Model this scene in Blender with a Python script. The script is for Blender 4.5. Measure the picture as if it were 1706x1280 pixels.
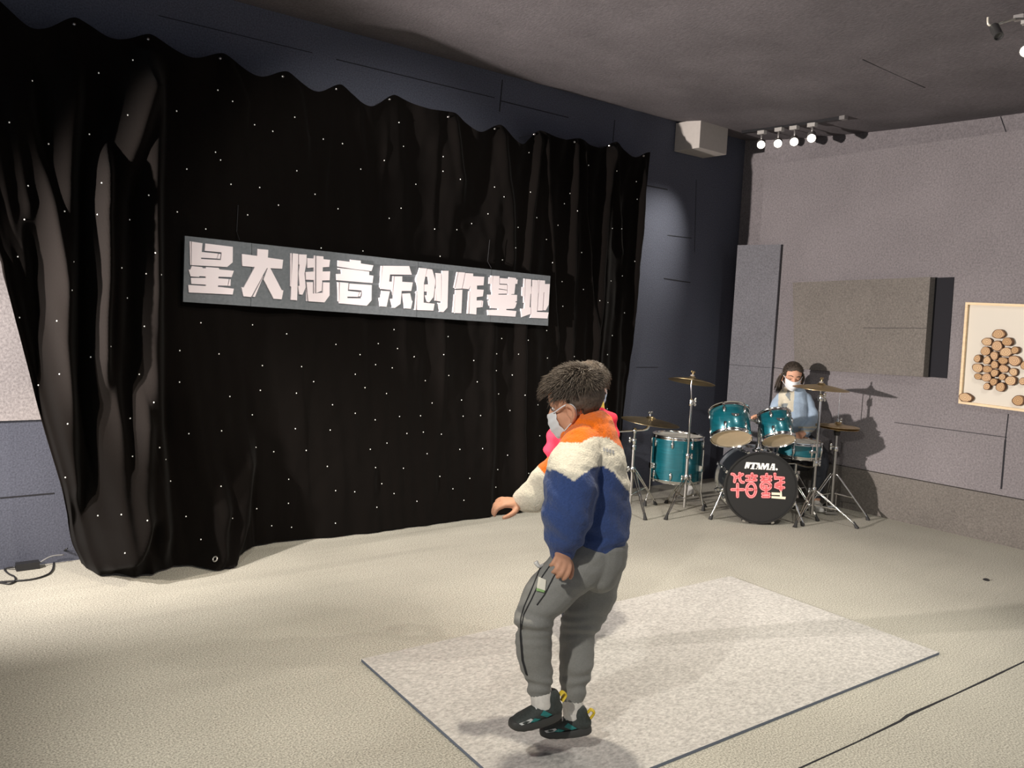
import bpy, math, random
from mathutils import Vector as V, Matrix, noise
from mathutils.geometry import tessellate_polygon
from mathutils.bvhtree import BVHTree
PI = math.pi
for o in list(bpy.data.objects):
    bpy.data.objects.remove(o)
SC = bpy.context.scene
COL = SC.collection

# ---------------------------------------------------------------- camera
FPX, EYE = 1350.0, V((0, 0, 1.45))
yaw, pitch, roll = math.radians(52.5), math.radians(4.73), math.radians(2.71)
FW = V((math.cos(yaw) * math.cos(pitch), math.sin(yaw) * math.cos(pitch), -math.sin(pitch)))
_r = V((math.sin(yaw), -math.cos(yaw), 0)); _u = _r.cross(FW)
RT = math.cos(roll) * _r + math.sin(roll) * _u
UP = -math.sin(roll) * _r + math.cos(roll) * _u
cam = bpy.data.cameras.new('camera'); camo = bpy.data.objects.new('camera', cam); COL.objects.link(camo)
cam.sensor_width = 36; cam.sensor_fit = 'HORIZONTAL'; cam.lens = FPX / 1706 * 36; cam.clip_start = .05
M = Matrix((RT, UP, -FW)).transposed().to_4x4(); M.translation = EYE
camo.matrix_world = M
SC.camera = camo
SC.view_settings.view_transform = 'Standard'; SC.view_settings.look = 'None'
SC.view_settings.gamma = 1; SC.view_settings.exposure = 0.0
SC.view_settings.use_curve_mapping = False

def ray(x, y): return FW + (x - 853) / FPX * RT - (y - 640) / FPX * UP
def gz(x, y, z=0.0):
    d = ray(x, y); return EYE + d * ((z - EYE.z) / d.z)
def gx(x, y, X):
    d = ray(x, y); return EYE + d * (X / d.x)
def gy(x, y, Y):
    d = ray(x, y); return EYE + d * (Y / d.y)
def dep(x, y, D): return EYE + ray(x, y) * D
def proj(p):
    d = V(p) - EYE; z = d.dot(FW)
    return 853 + FPX * d.dot(RT) / z, 640 - FPX * d.dot(UP) / z
def zat(p, py):
    lo, hi = -1.0, 4.0
    for _ in range(40):
        m = (lo + hi) / 2
        if proj((p[0], p[1], m))[1] > py: lo = m
        else: hi = m
    return m

# ---------------------------------------------------------------- world and lamps
W = bpy.data.worlds.new('world'); SC.world = W; W.use_nodes = True
W.node_tree.nodes['Background'].inputs[0].default_value = (0.86, 0.90, 1.0, 1)
W.node_tree.nodes['Background'].inputs[1].default_value = 0.42
def spot(name, loc, target, watts, angle, blend, color, size=.04):
    l = bpy.data.lights.new(name, 'SPOT'); l.energy = watts; l.spot_size = math.radians(angle)
    l.spot_blend = blend; l.color = color; l.shadow_soft_size = size
    o = bpy.data.objects.new(name, l); COL.objects.link(o); o.location = loc
    o.rotation_euler = (V(target) - V(loc)).to_track_quat('-Z', 'Y').to_euler()
    return o
WARM = (1.0, .90, .74); NEUT = (1.0, .95, .87); COOL = (.86, .93, 1.0)
# photo light on a stand at the left end of the stage, out of the frame
spot('stage_light', (-1.35, 4.2, 1.5), (6, 3.1, 1.75), 2350, 58, .8, (1.0, .90, .84), .05)
spot('left_wall_fill', (-1.2, 3.7, 2.1), (.6, 4.8, .5), 580, 62, .8, (1, .92, .86), .05)  # added fill spot, brightens the left wall and floor
spot('curtain_fill', (-.9, 3.6, 1.3), (.95, 4.5, .45), 230, 44, .8, (1, .88, .76), .05)  # added spot that lifts the dim folds at the curtain's left end
# overhead stage lamp and added fill spots, out of the frame
spot('track_lamp_over_stage', (1.95, 2.2, 3.08), (2.1, 2.7, 0), 240, 125, 1, WARM, .05)
spot('sign_fill', (1.3, .9, 3.05), (2.6, 4.7, 1.6), 310, 44, .6, NEUT, .05)  # added to brighten the sign from the front
spot('boy_fill', (-.6, .9, 2.7), (1.8, 2.3, .6), 250, 62, .5, NEUT, .05)  # added fill for the jumping boy's near side
spot('right_floor_fill', (4.2, .9, 3.0), (4.6, 2.0, 0), 130, 130, .9, NEUT, .06)  # added fill over the right part of the floor

# ---------------------------------------------------------------- materials
MATS = {}
def mat(name, color, rough=.8, metal=0., noise_scale=0, noise_amt=0., bump=0., bump_scale=None, spec=.5,
        emit=None, emit_s=0., attr=None, coat=0., stretch=None, ridges=False, detail=4., big=0., big_scale=2., sheen=0.):
    if name in MATS: return MATS[name]
    m = bpy.data.materials.new(name); m.use_nodes = True
    nt = m.node_tree; N = nt.nodes; L = nt.links
    b = N['Principled BSDF']
    b.inputs['Base Color'].default_value = (*color, 1)
    b.inputs['Roughness'].default_value = rough; b.inputs['Metallic'].default_value = metal
    b.inputs['Specular IOR Level'].default_value = spec
    if coat: b.inputs['Coat Weight'].default_value = coat; b.inputs['Coat Roughness'].default_value = .08
    if sheen: b.inputs['Sheen Weight'].default_value = sheen; b.inputs['Sheen Roughness'].default_value = .5
    if emit: b.inputs['Emission Color'].default_value = (*emit, 1); b.inputs['Emission Strength'].default_value = emit_s
    src = None
    if attr:
        a = N.new('ShaderNodeAttribute'); a.attribute_name = attr; src = a.outputs['Color']
        L.new(src, b.inputs['Base Color'])
    if noise_scale or bump_scale:
        tc = N.new('ShaderNodeTexCoord'); vec = tc.outputs['Object']
        if stretch:
            mp = N.new('ShaderNodeMapping'); mp.inputs['Scale'].default_value = stretch
            L.new(vec, mp.inputs['Vector']); vec = mp.outputs['Vector']
        n = N.new('ShaderNodeTexNoise'); n.inputs['Scale'].default_value = noise_scale or bump_scale
        n.inputs['Detail'].default_value = detail; n.inputs['Roughness'].default_value = .65
        L.new(vec, n.inputs['Vector'])
        if noise_amt:
            mr = N.new('ShaderNodeMapRange'); mr.inputs[1].default_value = .3; mr.inputs[2].default_value = .7
            mr.inputs[3].default_value = 1 - noise_amt; mr.inputs[4].default_value = 1 + noise_amt
            L.new(n.outputs['Fac'], mr.inputs[0]); fac = mr.outputs[0]
            if big:
                n2 = N.new('ShaderNodeTexNoise'); n2.inputs['Scale'].default_value = big_scale; n2.inputs['Detail'].default_value = 5
                L.new(tc.outputs['Object'], n2.inputs['Vector'])
                m2 = N.new('ShaderNodeMapRange'); m2.inputs[1].default_value = .3; m2.inputs[2].default_value = .7
                m2.inputs[3].default_value = 1 - big; m2.inputs[4].default_value = 1 + big
                L.new(n2.outputs['Fac'], m2.inputs[0])
                mm = N.new('ShaderNodeMath'); mm.operation = 'MULTIPLY'
                L.new(fac, mm.inputs[0]); L.new(m2.outputs[0], mm.inputs[1]); fac = mm.outputs[0]
            vm = N.new('ShaderNodeVectorMath'); vm.operation = 'SCALE'
            if src: L.new(src, vm.inputs[0])
            else: vm.inputs[0].default_value = color
            L.new(fac, vm.inputs['Scale']); L.new(vm.outputs[0], b.inputs['Base Color'])
        if bump:
            bp = N.new('ShaderNodeBump'); bp.inputs['Strength'].default_value = bump; bp.inputs['Distance'].default_value = .004
            h = n.outputs['Fac']
            if bump_scale and noise_scale and bump_scale != noise_scale:
                n3 = N.new('ShaderNodeTexNoise'); n3.inputs['Scale'].default_value = bump_scale; n3.inputs['Detail'].default_value = 4
                L.new(vec, n3.inputs['Vector']); h = n3.outputs['Fac']
            if ridges:   # long low waves in the loosely laid carpet
                mp2 = N.new('ShaderNodeMapping'); mp2.inputs['Rotation'].default_value = (0, 0, .62); mp2.inputs['Scale'].default_value = (.35, 3.2, 1)
                L.new(tc.outputs['Object'], mp2.inputs['Vector'])
                n4 = N.new('ShaderNodeTexNoise'); n4.inputs['Scale'].default_value = 1.3; n4.inputs['Detail'].default_value = 2; L.new(mp2.outputs['Vector'], n4.inputs['Vector'])
                b2 = N.new('ShaderNodeBump'); b2.inputs['Strength'].default_value = .5; b2.inputs['Distance'].default_value = .05
                L.new(n4.outputs['Fac'], b2.inputs['Height']); L.new(b2.outputs[0], bp.inputs['Normal'])
            L.new(h, bp.inputs['Height']); L.new(bp.outputs[0], b.inputs['Normal'])
    MATS[name] = m
    return m
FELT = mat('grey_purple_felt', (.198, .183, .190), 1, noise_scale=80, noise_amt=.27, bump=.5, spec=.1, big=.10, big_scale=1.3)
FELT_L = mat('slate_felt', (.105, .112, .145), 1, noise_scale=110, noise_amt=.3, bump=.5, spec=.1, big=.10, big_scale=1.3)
FELT_T = mat('corner_felt', (.15, .15, .165), 1, noise_scale=80, noise_amt=.27, bump=.5, spec=.1, big=.08)
FELT_C = mat('ceiling_felt', (.14, .129, .137), 1, noise_scale=90, noise_amt=.18, bump=.6, spec=.1, big=.18, big_scale=1.8, stretch=(1, .45, 1))
FELT_G = mat('warm_grey_felt', (.168, .154, .140), 1, noise_scale=80, noise_amt=.27, bump=.5, spec=.1, big=.08)
FELT_U = mat('lit_wall_felt', (.36, .33, .33), 1, noise_scale=80, noise_amt=.3, bump=.5, spec=.1)  # strong light on the upper left wall, put into a lighter felt colour
SEAM = mat('seam_shadow_gap', (.018, .018, .022), 1)
CARPET = mat('grey_carpet', (.415, .40, .345), 1, noise_scale=150, noise_amt=.6, bump=.25, ridges=True, spec=.1, big=.07, big_scale=1.6)
RUGM = mat('pale_felt_board', (.475, .46, .435), 1, noise_scale=55, noise_amt=.30, bump=.4, spec=.1, big=.03, stretch=(1, 1.6, 1))
RUGE = mat('blue_grey_board_edge', (.20, .23, .29), 1)
VELVET = mat('black_velvet', (.0048, .0038, .0033), .95, noise_scale=260, noise_amt=.2, bump=.25, spec=.05, sheen=.03)
LEDM = mat('star_light', (.9, .9, .85), .3, emit=(1, .97, .88), emit_s=.25)
EYELET = mat('pale_eyelet_metal', (.75, .74, .70), .35, .8)
SIGNB = mat('sign_grey_board', (.155, .172, .188), .75, noise_scale=45, noise_amt=.16, detail=6, spec=.3)
LETTER = mat('pinkish_white_foam', (.92, .84, .87), .6, spec=.2)
BLACKP = mat('black_plastic', (.018, .018, .02), .45)
RUBBER = mat('black_rubber', (.02, .02, .02), .7)
CHROME = mat('chrome', (.78, .78, .76), .14, 1.0)
STEEL = mat('dull_steel', (.52, .51, .49), .32, 1.0)
BRASS = mat('old_brass', (.56, .43, .23), .32, 1.0, noise_scale=14, noise_amt=.18, bump=0)
TEAL = mat('teal_wrap', (.004, .105, .135), .3, .35, noise_scale=7, noise_amt=.28, stretch=(1, 1, 14), coat=.8)
DARKSH = mat('dark_gloss_shell', (.012, .016, .018), .22, .2, coat=.8)
DHEAD = mat('clear_drum_head', (.62, .50, .33), .4, noise_scale=6, noise_amt=.08)
DHEADT = mat('coated_drum_head', (.70, .68, .62), .5)
BHEAD = mat('black_drum_head', (.017, .017, .017), .45)
WHITEP = mat('white_print', (.85, .84, .80), .6)
REDP = mat('dark_red_print', (.42, .02, .03), .6)
CORP = mat('coral_print', (.80, .14, .15), .6)
PINKP = mat('pink_print', (.88, .40, .40), .6)
CREAMP = mat('cream_print', (.90, .78, .60), .6)
WHITEB = mat('white_painted_box', (.45, .42, .39), .7, noise_scale=30, noise_amt=.04)
PINE = mat('pale_pine', (.72, .55, .34), .6, noise_scale=12, noise_amt=.12, stretch=(1, 1, 5))
CANVAS = mat('ivory_board', (.62, .58, .50), .8)
BARK = mat('bark', (.16, .085, .045), .95, noise_scale=60, noise_amt=.4, bump=.6)
SKIN = mat('skin', (.60, .315, .20), .55, noise_scale=40, noise_amt=.06, spec=.35)
SKING = mat('fair_skin', (.66, .36, .24), .55, noise_scale=40, noise_amt=.06, spec=.35)
HAIR = mat('black_brown_hair', (.060, .046, .035), .6, noise_scale=120, noise_amt=.35, spec=.4)
HAIRB = mat('short_brown_black_hair', (.095, .074, .056), .6, noise_scale=120, noise_amt=.4, spec=.4)
MASKM = mat('white_mask', (.78, .80, .82), .8)
MASKB = mat('pale_blue_mask', (.45, .60, .75), .8)

# ---------------------------------------------------------------- mesh builder
ORG = {}
def frame(ax, ref=None):
    ax = V(ax).normalized()
    ref = V(ref) if ref is not None else (V((0, 0, 1)) if abs(ax.z) < .9 else V((1, 0, 0)))
    e1 = (ref - ax * ref.dot(ax))
    if e1.length < 1e-6: e1 = V((0, 1, 0)) - ax * ax.y
    e1.normalize()
    return e1, ax.cross(e1), ax
class MB:
    def __init__(s): s.v = []; s.f = []; s.mi = []; s.m = 0
    def add(s, vs, fs):
        n = len(s.v); s.v += [V(p) for p in vs]; s.f += [tuple(i + n for i in f) for f in fs]; s.mi += [s.m] * len(fs); return s
    def box(s, c, sx, sy, sz, X=(1, 0, 0), Y=(0, 1, 0), Z=(0, 0, 1)):
        c, X, Y, Z = V(c), V(X) * sx / 2, V(Y) * sy / 2, V(Z) * sz / 2
        p = [c + i * X + j * Y + k * Z for k in (-1, 1) for j in (-1, 1) for i in (-1, 1)]
        return s.add(p, [(0, 2, 3, 1), (4, 5, 7, 6), (0, 1, 5, 4), (2, 6, 7, 3), (0, 4, 6, 2), (1, 3, 7, 5)])
    def hexa(s, lo, hi):   # two quads (bottom, top)
        p = list(lo) + list(hi)
        return s.add(p, [(3, 2, 1, 0), (4, 5, 6, 7), (0, 1, 5, 4), (1, 2, 6, 5), (2, 3, 7, 6), (3, 0, 4, 7)])
    def lathe(s, prof, o, ax, n=32, ref=None, close=False):
        e1, e2, ax = frame(ax, ref); o = V(o); vs = []; fs = []
        for r, h in prof:
            for k in range(n):
                a = 2 * PI * k / n
                vs.append(o + ax * h + (e1 * math.cos(a) + e2 * math.sin(a)) * max(r, 1e-5))
        m = len(prof)
        for i in range(m if close else m - 1):
            j = (i + 1) % m
            for k in range(n):
                q = (k + 1) % n
                fs.append((i * n + k, i * n + q, j * n + q, j * n + k))
        return s.add(vs, fs)
    def cyl(s, a, b, r0, r1=None, n=12):
        a, b = V(a), V(b); r1 = r0 if r1 is None else r1; h = (b - a).length
        return s.lathe([(0, 0), (r0, 0), (r1, h), (0, h)], a, b - a, n)
    def ring(s, o, ax, R, r, n=40, k=8, hh=None):
        hh = hh or r
        return s.lathe([(R + r * math.cos(2 * PI * i / k), hh * math.sin(2 * PI * i / k)) for i in range(k)], o, ax, n, close=True)
    def tube(s, pts, r, n=8, ref=None, sub=0, closed=False):
        P = [V(p) for p in pts]
        R = list(r) if isinstance(r, (list, tuple)) else [r] * len(P)
        if sub: P, R = smooth_path(P, R, sub)
        R = [q if isinstance(q, (tuple, list)) else (q, q) for q in R]
        vs = []; fs = []; m = len(P); e = None
        for i, p in enumerate(P):
            t = (P[(i + 1) % m] - P[i - 1]) if closed else (P[min(i + 1, m - 1)] - P[max(i - 1, 0)])
            t.normalize()
            if e is None: e = frame(t, ref)[0]
            elif ref is not None: e = frame(t, ref)[0]
            else: e = (e - t * e.dot(t)).normalized()
            g = t.cross(e)
            for k in range(n):
                a = 2 * PI * k / n
                vs.append(p + e * math.cos(a) * R[i][0] + g * math.sin(a) * R[i][1])
        for i in range(m if closed else m - 1):
            j = (i + 1) % m
            for k in range(n):
                q = (k + 1) % n
                fs.append((i * n + k, i * n + q, j * n + q, j * n + k))
        if not closed:
            fs.append(tuple(range(n - 1, -1, -1))); fs.append(tuple((m - 1) * n + k for k in range(n)))
        return s.add(vs, fs)
    def limb(s, pts, r, n=14, ref=None, sub=3):
        """closed tapered tube with rounded ends, for joining by remesh"""
        P = [V(p) for p in pts]; R = list(r) if isinstance(r, (list, tuple)) else [r] * len(P)
        R = [q if isinstance(q, (tuple, list)) else (q, q) for q in R]
        if sub and len(P) > 2: P, R = smooth_path(P, R, sub)
        d0 = (P[0] - P[1]).normalized(); d1 = (P[-1] - P[-2]).normalized()
        A = []; AR = []
        for q in (80, 60, 35):
            a = math.radians(q); k = math.sin(a); c = math.cos(a)
            A.append(P[0] + d0 * min(R[0]) * k); AR.append((R[0][0] * c, R[0][1] * c))
        B = []; BR = []
        for q in (35, 60, 80):
            a = math.radians(q); k = math.sin(a); c = math.cos(a)
            B.append(P[-1] + d1 * min(R[-1]) * k); BR.append((R[-1][0] * c, R[-1][1] * c))
        return s.tube(A + P + B, AR + R + BR, n, ref)
    def ell(s, c, r, X=(1, 0, 0), Z=(0, 0, 1), n=20, m=12):
        c = V(c); Z = V(Z).normalized(); X = V(X); X = (X - Z * X.dot(Z)).normalized(); Y = Z.cross(X)
        if not isinstance(r, (tuple, list)): r = (r, r, r)
        vs = [c - Z * r[2]]; fs = []
        for i in range(1, m):
            t = PI * i / m
            for k in range(n):
                a = 2 * PI * k / n
                vs.append(c + X * r[0] * math.sin(t) * math.cos(a) + Y * r[1] * math.sin(t) * math.sin(a) - Z * r[2] * math.cos(t))
        vs.append(c + Z * r[2]); last = len(vs) - 1
        for k in range(n):
            q = (k + 1) % n
            fs.append((0, 1 + q, 1 + k)); fs.append((last, 1 + (m - 2) * n + k, 1 + (m - 2) * n + q))
            for i in range(m - 2):
                fs.append((1 + i * n + k, 1 + i * n + q, 1 + (i + 1) * n + q, 1 + (i + 1) * n + k))
        return s.add(vs, fs)
    def prism(s, poly, ext, holes=()):
        """polygon of 3-D points pushed along ext"""
        ext = V(ext); loops = [[V(p) for p in poly]] + [[V(p) for p in h] for h in holes]
        flat = [p for l in loops for p in l]; n = len(flat)
        tri = tessellate_polygon(loops)
        vs = flat + [p + ext for p in flat]
        fs = [tuple(t) for t in tri] + [tuple(n + i for i in reversed(t)) for t in tri]
        b = 0
        for l in loops:
            m = len(l)
            for i in range(m):
                j = (i + 1) % m
                fs.append((b + i, b + j, n + b + j, n + b + i))
            b += m
        return s.add(vs, fs)
    def build(s, name, mats, parent=None, smooth=None, loc=None):
        me = bpy.data.meshes.new(name)
        o = bpy.data.objects.new(name, me); COL.objects.link(o)
        if parent is not None:
            org = ORG[parent.name]; o.parent = parent
        else:
            org = V(loc) if loc is not None else V((0, 0, 0)); o.location = org
        ORG[o.name] = org
        me.from_pydata([tuple(p - org) for p in s.v], [], s.f)
        for m in (mats if isinstance(mats, (list, tuple)) else [mats]): me.materials.append(m)
        if len(me.materials) > 1: me.polygons.foreach_set('material_index', s.mi)
        fix_normals(me)
        if smooth is not None: shade(me, smooth)
        return o
import bmesh
def fix_normals(me):
    b = bmesh.new(); b.from_mesh(me); bmesh.ops.recalc_face_normals(b, faces=b.faces); b.to_mesh(me); b.free()
def shade(me, ang=40):
    me.shade_smooth()
    if ang < 180: me.set_sharp_from_angle(angle=math.radians(ang))
def smooth_path(P, R, sub):
    P2 = []; R2 = []; m = len(P)
    R = [q if isinstance(q, (tuple, list)) else (q, q) for q in R]
    for i in range(m - 1):
        p0, p1, p2, p3 = P[max(i - 1, 0)], P[i], P[i + 1], P[min(i + 2, m - 1)]
        for k in range(sub + 1):
            t = k / (sub + 1)
            P2.append(.5 * ((2 * p1) + (p2 - p0) * t + (2 * p0 - 5 * p1 + 4 * p2 - p3) * t * t + (3 * p1 - p0 - 3 * p2 + p3) * t ** 3))
            w = t * t * (3 - 2 * t)
            R2.append(tuple(R[i][c] * (1 - w) + R[i + 1][c] * w for c in (0, 1)))
    P2.append(P[-1]); R2.append(R[-1])
    return P2, R2
def tag(o, label=None, cat=None, group=None, kind=None):
    if label: o['label'] = label
    if cat: o['category'] = cat
    if group: o['group'] = group
    if kind: o['kind'] = kind
    return o
def thing(name, loc, label, cat, group=None):
    o = bpy.data.objects.new(name, None); COL.objects.link(o); o.location = loc; o.empty_display_size = .1
    ORG[o.name] = V(loc)
    return tag(o, label, cat, group)
def struct(mb, name, m, smooth=None):
    o = mb.build(name, m, smooth=smooth); o['kind'] = 'structure'; return o
# ---------------------------------------------------------------- room shell
WY, WX = 4.9, 6.38
def quad(a, b, c, d): return MB().add([a, b, c, d], [(0, 1, 2, 3)])
b = MB(); b.box((1.5, 1.0, -.05), 10.2, 8.2, .1); struct(b, 'floor', CARPET)
def ceil_z(x, y):
    k = min(1, max(0, (x - .5) / 5.0)); k = k * k * (3 - 2 * k)
    return 3.2 - .165 * k * (1 - math.exp(-(4.9 - y) / 1.2))
vs = []; fs = []; nx, ny = 40, 34
for j in range(ny + 1):
    for i in range(nx + 1):
        x = -3.6 + 10.2 * i / nx; y = -3.1 + 8.1 * j / ny
        vs.append((x, y, ceil_z(x, y)))
for j in range(ny):
    for i in range(nx):
        a = j * (nx + 1) + i; fs.append((a, a + 1, a + nx + 2, a + nx + 1))
n0 = len(vs)
c = MB().add(vs, fs); c.add([(-3.6, -3.1, 3.34), (6.6, -3.1, 3.34), (6.6, 5, 3.34), (-3.6, 5, 3.34)], [(0, 1, 2, 3)])
# ceiling board joints
def strip(mb, p, q, w, nrm, off=.002):
    p, q, nrm = V(p), V(q), V(nrm); t = (q - p).normalized(); s = t.cross(nrm).normalized() * w / 2
    return mb.prism([p - s + nrm * off, q - s + nrm * off, q + s + nrm * off, p + s + nrm * off], -nrm * .004)
c.m = 1
def cpt(px, py):
    z = 3.1
    for _ in range(8):
        p = gz(px, py, z); z = ceil_z(p.x, p.y)
    return V((p.x, p.y, z))
for (x0, y0, x1, y1) in ((1437, 99, 1541, 146),):
    strip(c, cpt(x0, y0), cpt(x1, y1), .006 if y1 == 146 else .003, (0, 0, -1))
struct(c, 'ceiling', [FELT_C, SEAM], 60)
# curtain wall
w = MB(); w.box((1.5, WY + .06, 1.66), 10.2, .12, 3.36)
w.m = 1
NY = V((0, -1, 0))
for (x0, y0, x1, y1, t) in ((837, 133, 832, 186, .008), (264, 26, 520, 88, .004), (560, 99, 824, 163, .005), (834, 168, 947, 196, .006),
                            (1024, 200, 1021, 236, .007), (1066, 307, 1112, 316, .009), (1112, 392, 1152, 397, .006), (1106, 464, 1150, 471, .008),
                            (1060, 612, 1096, 612, .004), (0, 830, 90, 822, .007), (1160, 300, 1157, 420, .004)):
    strip(w, gy(x0, y0, WY), gy(x1, y1, WY), t, NY)
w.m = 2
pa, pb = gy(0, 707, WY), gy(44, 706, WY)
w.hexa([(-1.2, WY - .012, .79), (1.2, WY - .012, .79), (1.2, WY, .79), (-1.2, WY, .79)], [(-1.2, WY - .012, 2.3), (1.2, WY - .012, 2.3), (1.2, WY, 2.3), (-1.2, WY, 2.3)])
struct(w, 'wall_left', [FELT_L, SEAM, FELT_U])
# drum-side wall: recessed wall, thick felt lining, tilted foot board
w = MB(); w.box((WX + .06, 1, 1.66), .12, 8.2, 3.36)
w.m = 2; strip(w, gx(1667, 194, WX), gx(1677, 222, WX), .006, (-1, 0, 0)); struct(w, 'wall_right', [FELT, FELT, SEAM])
w = MB(); w.box((6.29, .7, 1.63), .178, 7.66, 2.54)
w.m = 1; NX = V((-1, 0, 0)); BX = 6.2
for (x0, y0, x1, y1, t) in ((1680, 690, 1675, 733, .006), (1675, 733, 1668, 815, .011), (1490, 704, 1678, 729, .004), (1288, 612.5, 1312, 616, .005), (1330, 640, 1330, 700, .003)):
    strip(w, gx(x0, y0, BX), gx(x1, y1, BX), t, NX)
struct(w, 'trim_1', [FELT, SEAM])
w = MB(); w.hexa([(6.245, -3.1, 0), (6.38, -3.1, 0), (6.38, 4.53, 0), (6.245, 4.53, 0)], [(6.185, -3.1, .355), (6.38, -3.1, .358), (6.38, 4.53, .358), (6.185, 4.53, .355)])
struct(w, 'baseboard_right', FELT_G)
# carpet joint near the camera
sp = [gz(x, y) for x, y in ((1325, 1284), (1430, 1236), (1500, 1202), (1512, 1193), (1590, 1158), (1650, 1130), (1706, 1103), (1900, 1010))]
sw = [.006, .005, .009, .012, .006, .009, .006, .005]
m = MB(); L0 = []; R0 = []
for i, p in enumerate(sp):
    t = (sp[min(i + 1, 7)] - sp[max(i - 1, 0)]).normalized(); n = V((-t.y, t.x, 0)) * sw[i] / 2
    L0.append(p + n + V((0, 0, .002))); R0.append(p - n + V((0, 0, .002)))
m.prism(L0 + R0[::-1], (0, 0, -.004)); struct(m, 'trim_2', SEAM)
m = MB(); p = gz(1643, 967); m.lathe([(0, 0), (.017, 0), (.019, .004), (.012, .009), (.006, .011), (0, .011)], p, (0, 0, 1), 14)
tag(m.build('carpet_plug', BLACKP, smooth=40, loc=p), 'tiny black round plug lying on the grey carpet right of the pale board', 'plug')

# corner bass-trap panel across the corner
tl, tr = gx(1229, 408, 6.06), gx(1301, 408, BX - .035)
z1 = (tl.z + tr.z) / 2
m = MB(); d = (tr - tl); d.z = 0; nrm = V((d.y, -d.x, 0)).normalized()
if nrm.x > 0: nrm = -nrm
A = V((tl.x, tl.y, 0)); B = V((tr.x, tr.y, 0)); bk = -nrm * .03
m.hexa([A, B, B + bk, A + bk], [V((A.x, A.y, z1)), V((B.x, B.y, z1)), V((B.x, B.y, z1)) + bk, V((A.x, A.y, z1)) + bk])
m.m = 1
strip(m, A + V((0, 0, 1.11)), B + V((0, 0, 1.11)), .003, nrm, .001)
tag(m.build('corner_acoustic_panel', [FELT_T, SEAM], loc=(A + B) / 2), 'tall grey felt panel standing diagonally across the room corner behind the drums', 'acoustic panel')
# wedge shaped panel on the drum-side wall, dark of the recess beside it painted as a black strip
pts = {k: gx(x, y, BX) for k, (x, y) in dict(tl=(1322, 471), tr=(1559, 463), br=(1547, 628), bl=(1325, 614.5), k1=(1590, 462), k2=(1578, 630.5), ml=(1330, 544), mr=(1553, 545)).items()}
r = thing('wall_panel', (pts['bl'] + pts['br']) / 2, 'wide warm-grey felt panel jutting from the wall above the drummer', 'acoustic panel')
m = MB(); o1, o2 = V((-.012, 0, 0)), V((-.085, 0, 0))
m.hexa([pts['bl'], pts['br'], pts['br'] + o2, pts['bl'] + o1], [pts['tl'], pts['tr'], pts['tr'] + o2, pts['tl'] + o1])
m.m = 1; strip(m, pts['ml'] + o1 + V((0, 0, -.012)), pts['mr'] + o2 + V((0, 0, -.012)), .003, (-1, 0, 0))
m.build('panel_face', [FELT_G, SEAM], r)
m = MB(); m.prism([pts['tr'], pts['k1'], pts['k2'], pts['br']], (-.006, 0, 0)); tag(m.build('recess_shade', mat('recess_black', (.022, .022, .026), 1, spec=.1), r), 'black strip painted for the dark recess at the right end of the grey panel')

# pale board lying on the carpet
th = .012; ra, rb, rc = gz(602, 1098, th), gz(1217, 960, th), gz(1565, 1087, th); rd = ra + (rc - rb)
m = MB(); top = [ra, rb, rc, rd]; lo = [V((p.x, p.y, .0005)) for p in top]
m.add(top, [(0, 1, 2, 3)]); m.m = 1
m.add(lo + top, [(3, 2, 1, 0), (0, 1, 5, 4), (1, 2, 6, 5), (2, 3, 7, 6), (3, 0, 4, 7)])
tag(m.build('floor_board', [RUGM, RUGE], loc=(ra + rc) / 2 - V((0, 0, th))), 'large pale grey felt board lying flat on the carpet under the jumping boy', 'board')

# ---------------------------------------------------------------- curtain
HANG = [(-135, -30), (-20, -2), (123, 37), (246, 62), (366, 94), (470, 124), (559, 145), (648, 162), (746, 191), (823, 211), (889, 220), (956, 233), (1014, 239), (1071, 256)]
VALL = [(-60, 18), (50, 50), (212, 84), (335, 106), (436, 135), (519, 163), (614, 179), (703, 186), (786, 225), (857, 239), (920, 236), (985, 249), (1050, 264)]
CY = 4.80
HP = [gy(x, y, CY) for x, y in HANG]; VP = [gy(x, y, CY) for x, y in VALL]
NB = len(HP) - 1
BOT = [gz(x, y) for x, y in ((122, 928), (132, 938), (150, 946), (178, 951), (212, 953), (246, 952), (262, 945), (300, 941), (340, 941), (368, 938), (395, 924), (420, 908), (470, 900), (560, 893), (640, 883), (720, 872), (800, 861), (880, 850), (960, 840), (1030, 826))]
bl = [0]
for i in range(1, len(BOT)): bl.append(bl[-1] + (BOT[i] - BOT[i - 1]).length)
def bot(u):
    d = u * bl[-1]
    for i in range(1, len(BOT)):
        if d <= bl[i] + 1e-9:
            t = (d - bl[i - 1]) / (bl[i] - bl[i - 1]); return BOT[i - 1].lerp(BOT[i], t)
    return BOT[-1].copy()
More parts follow.
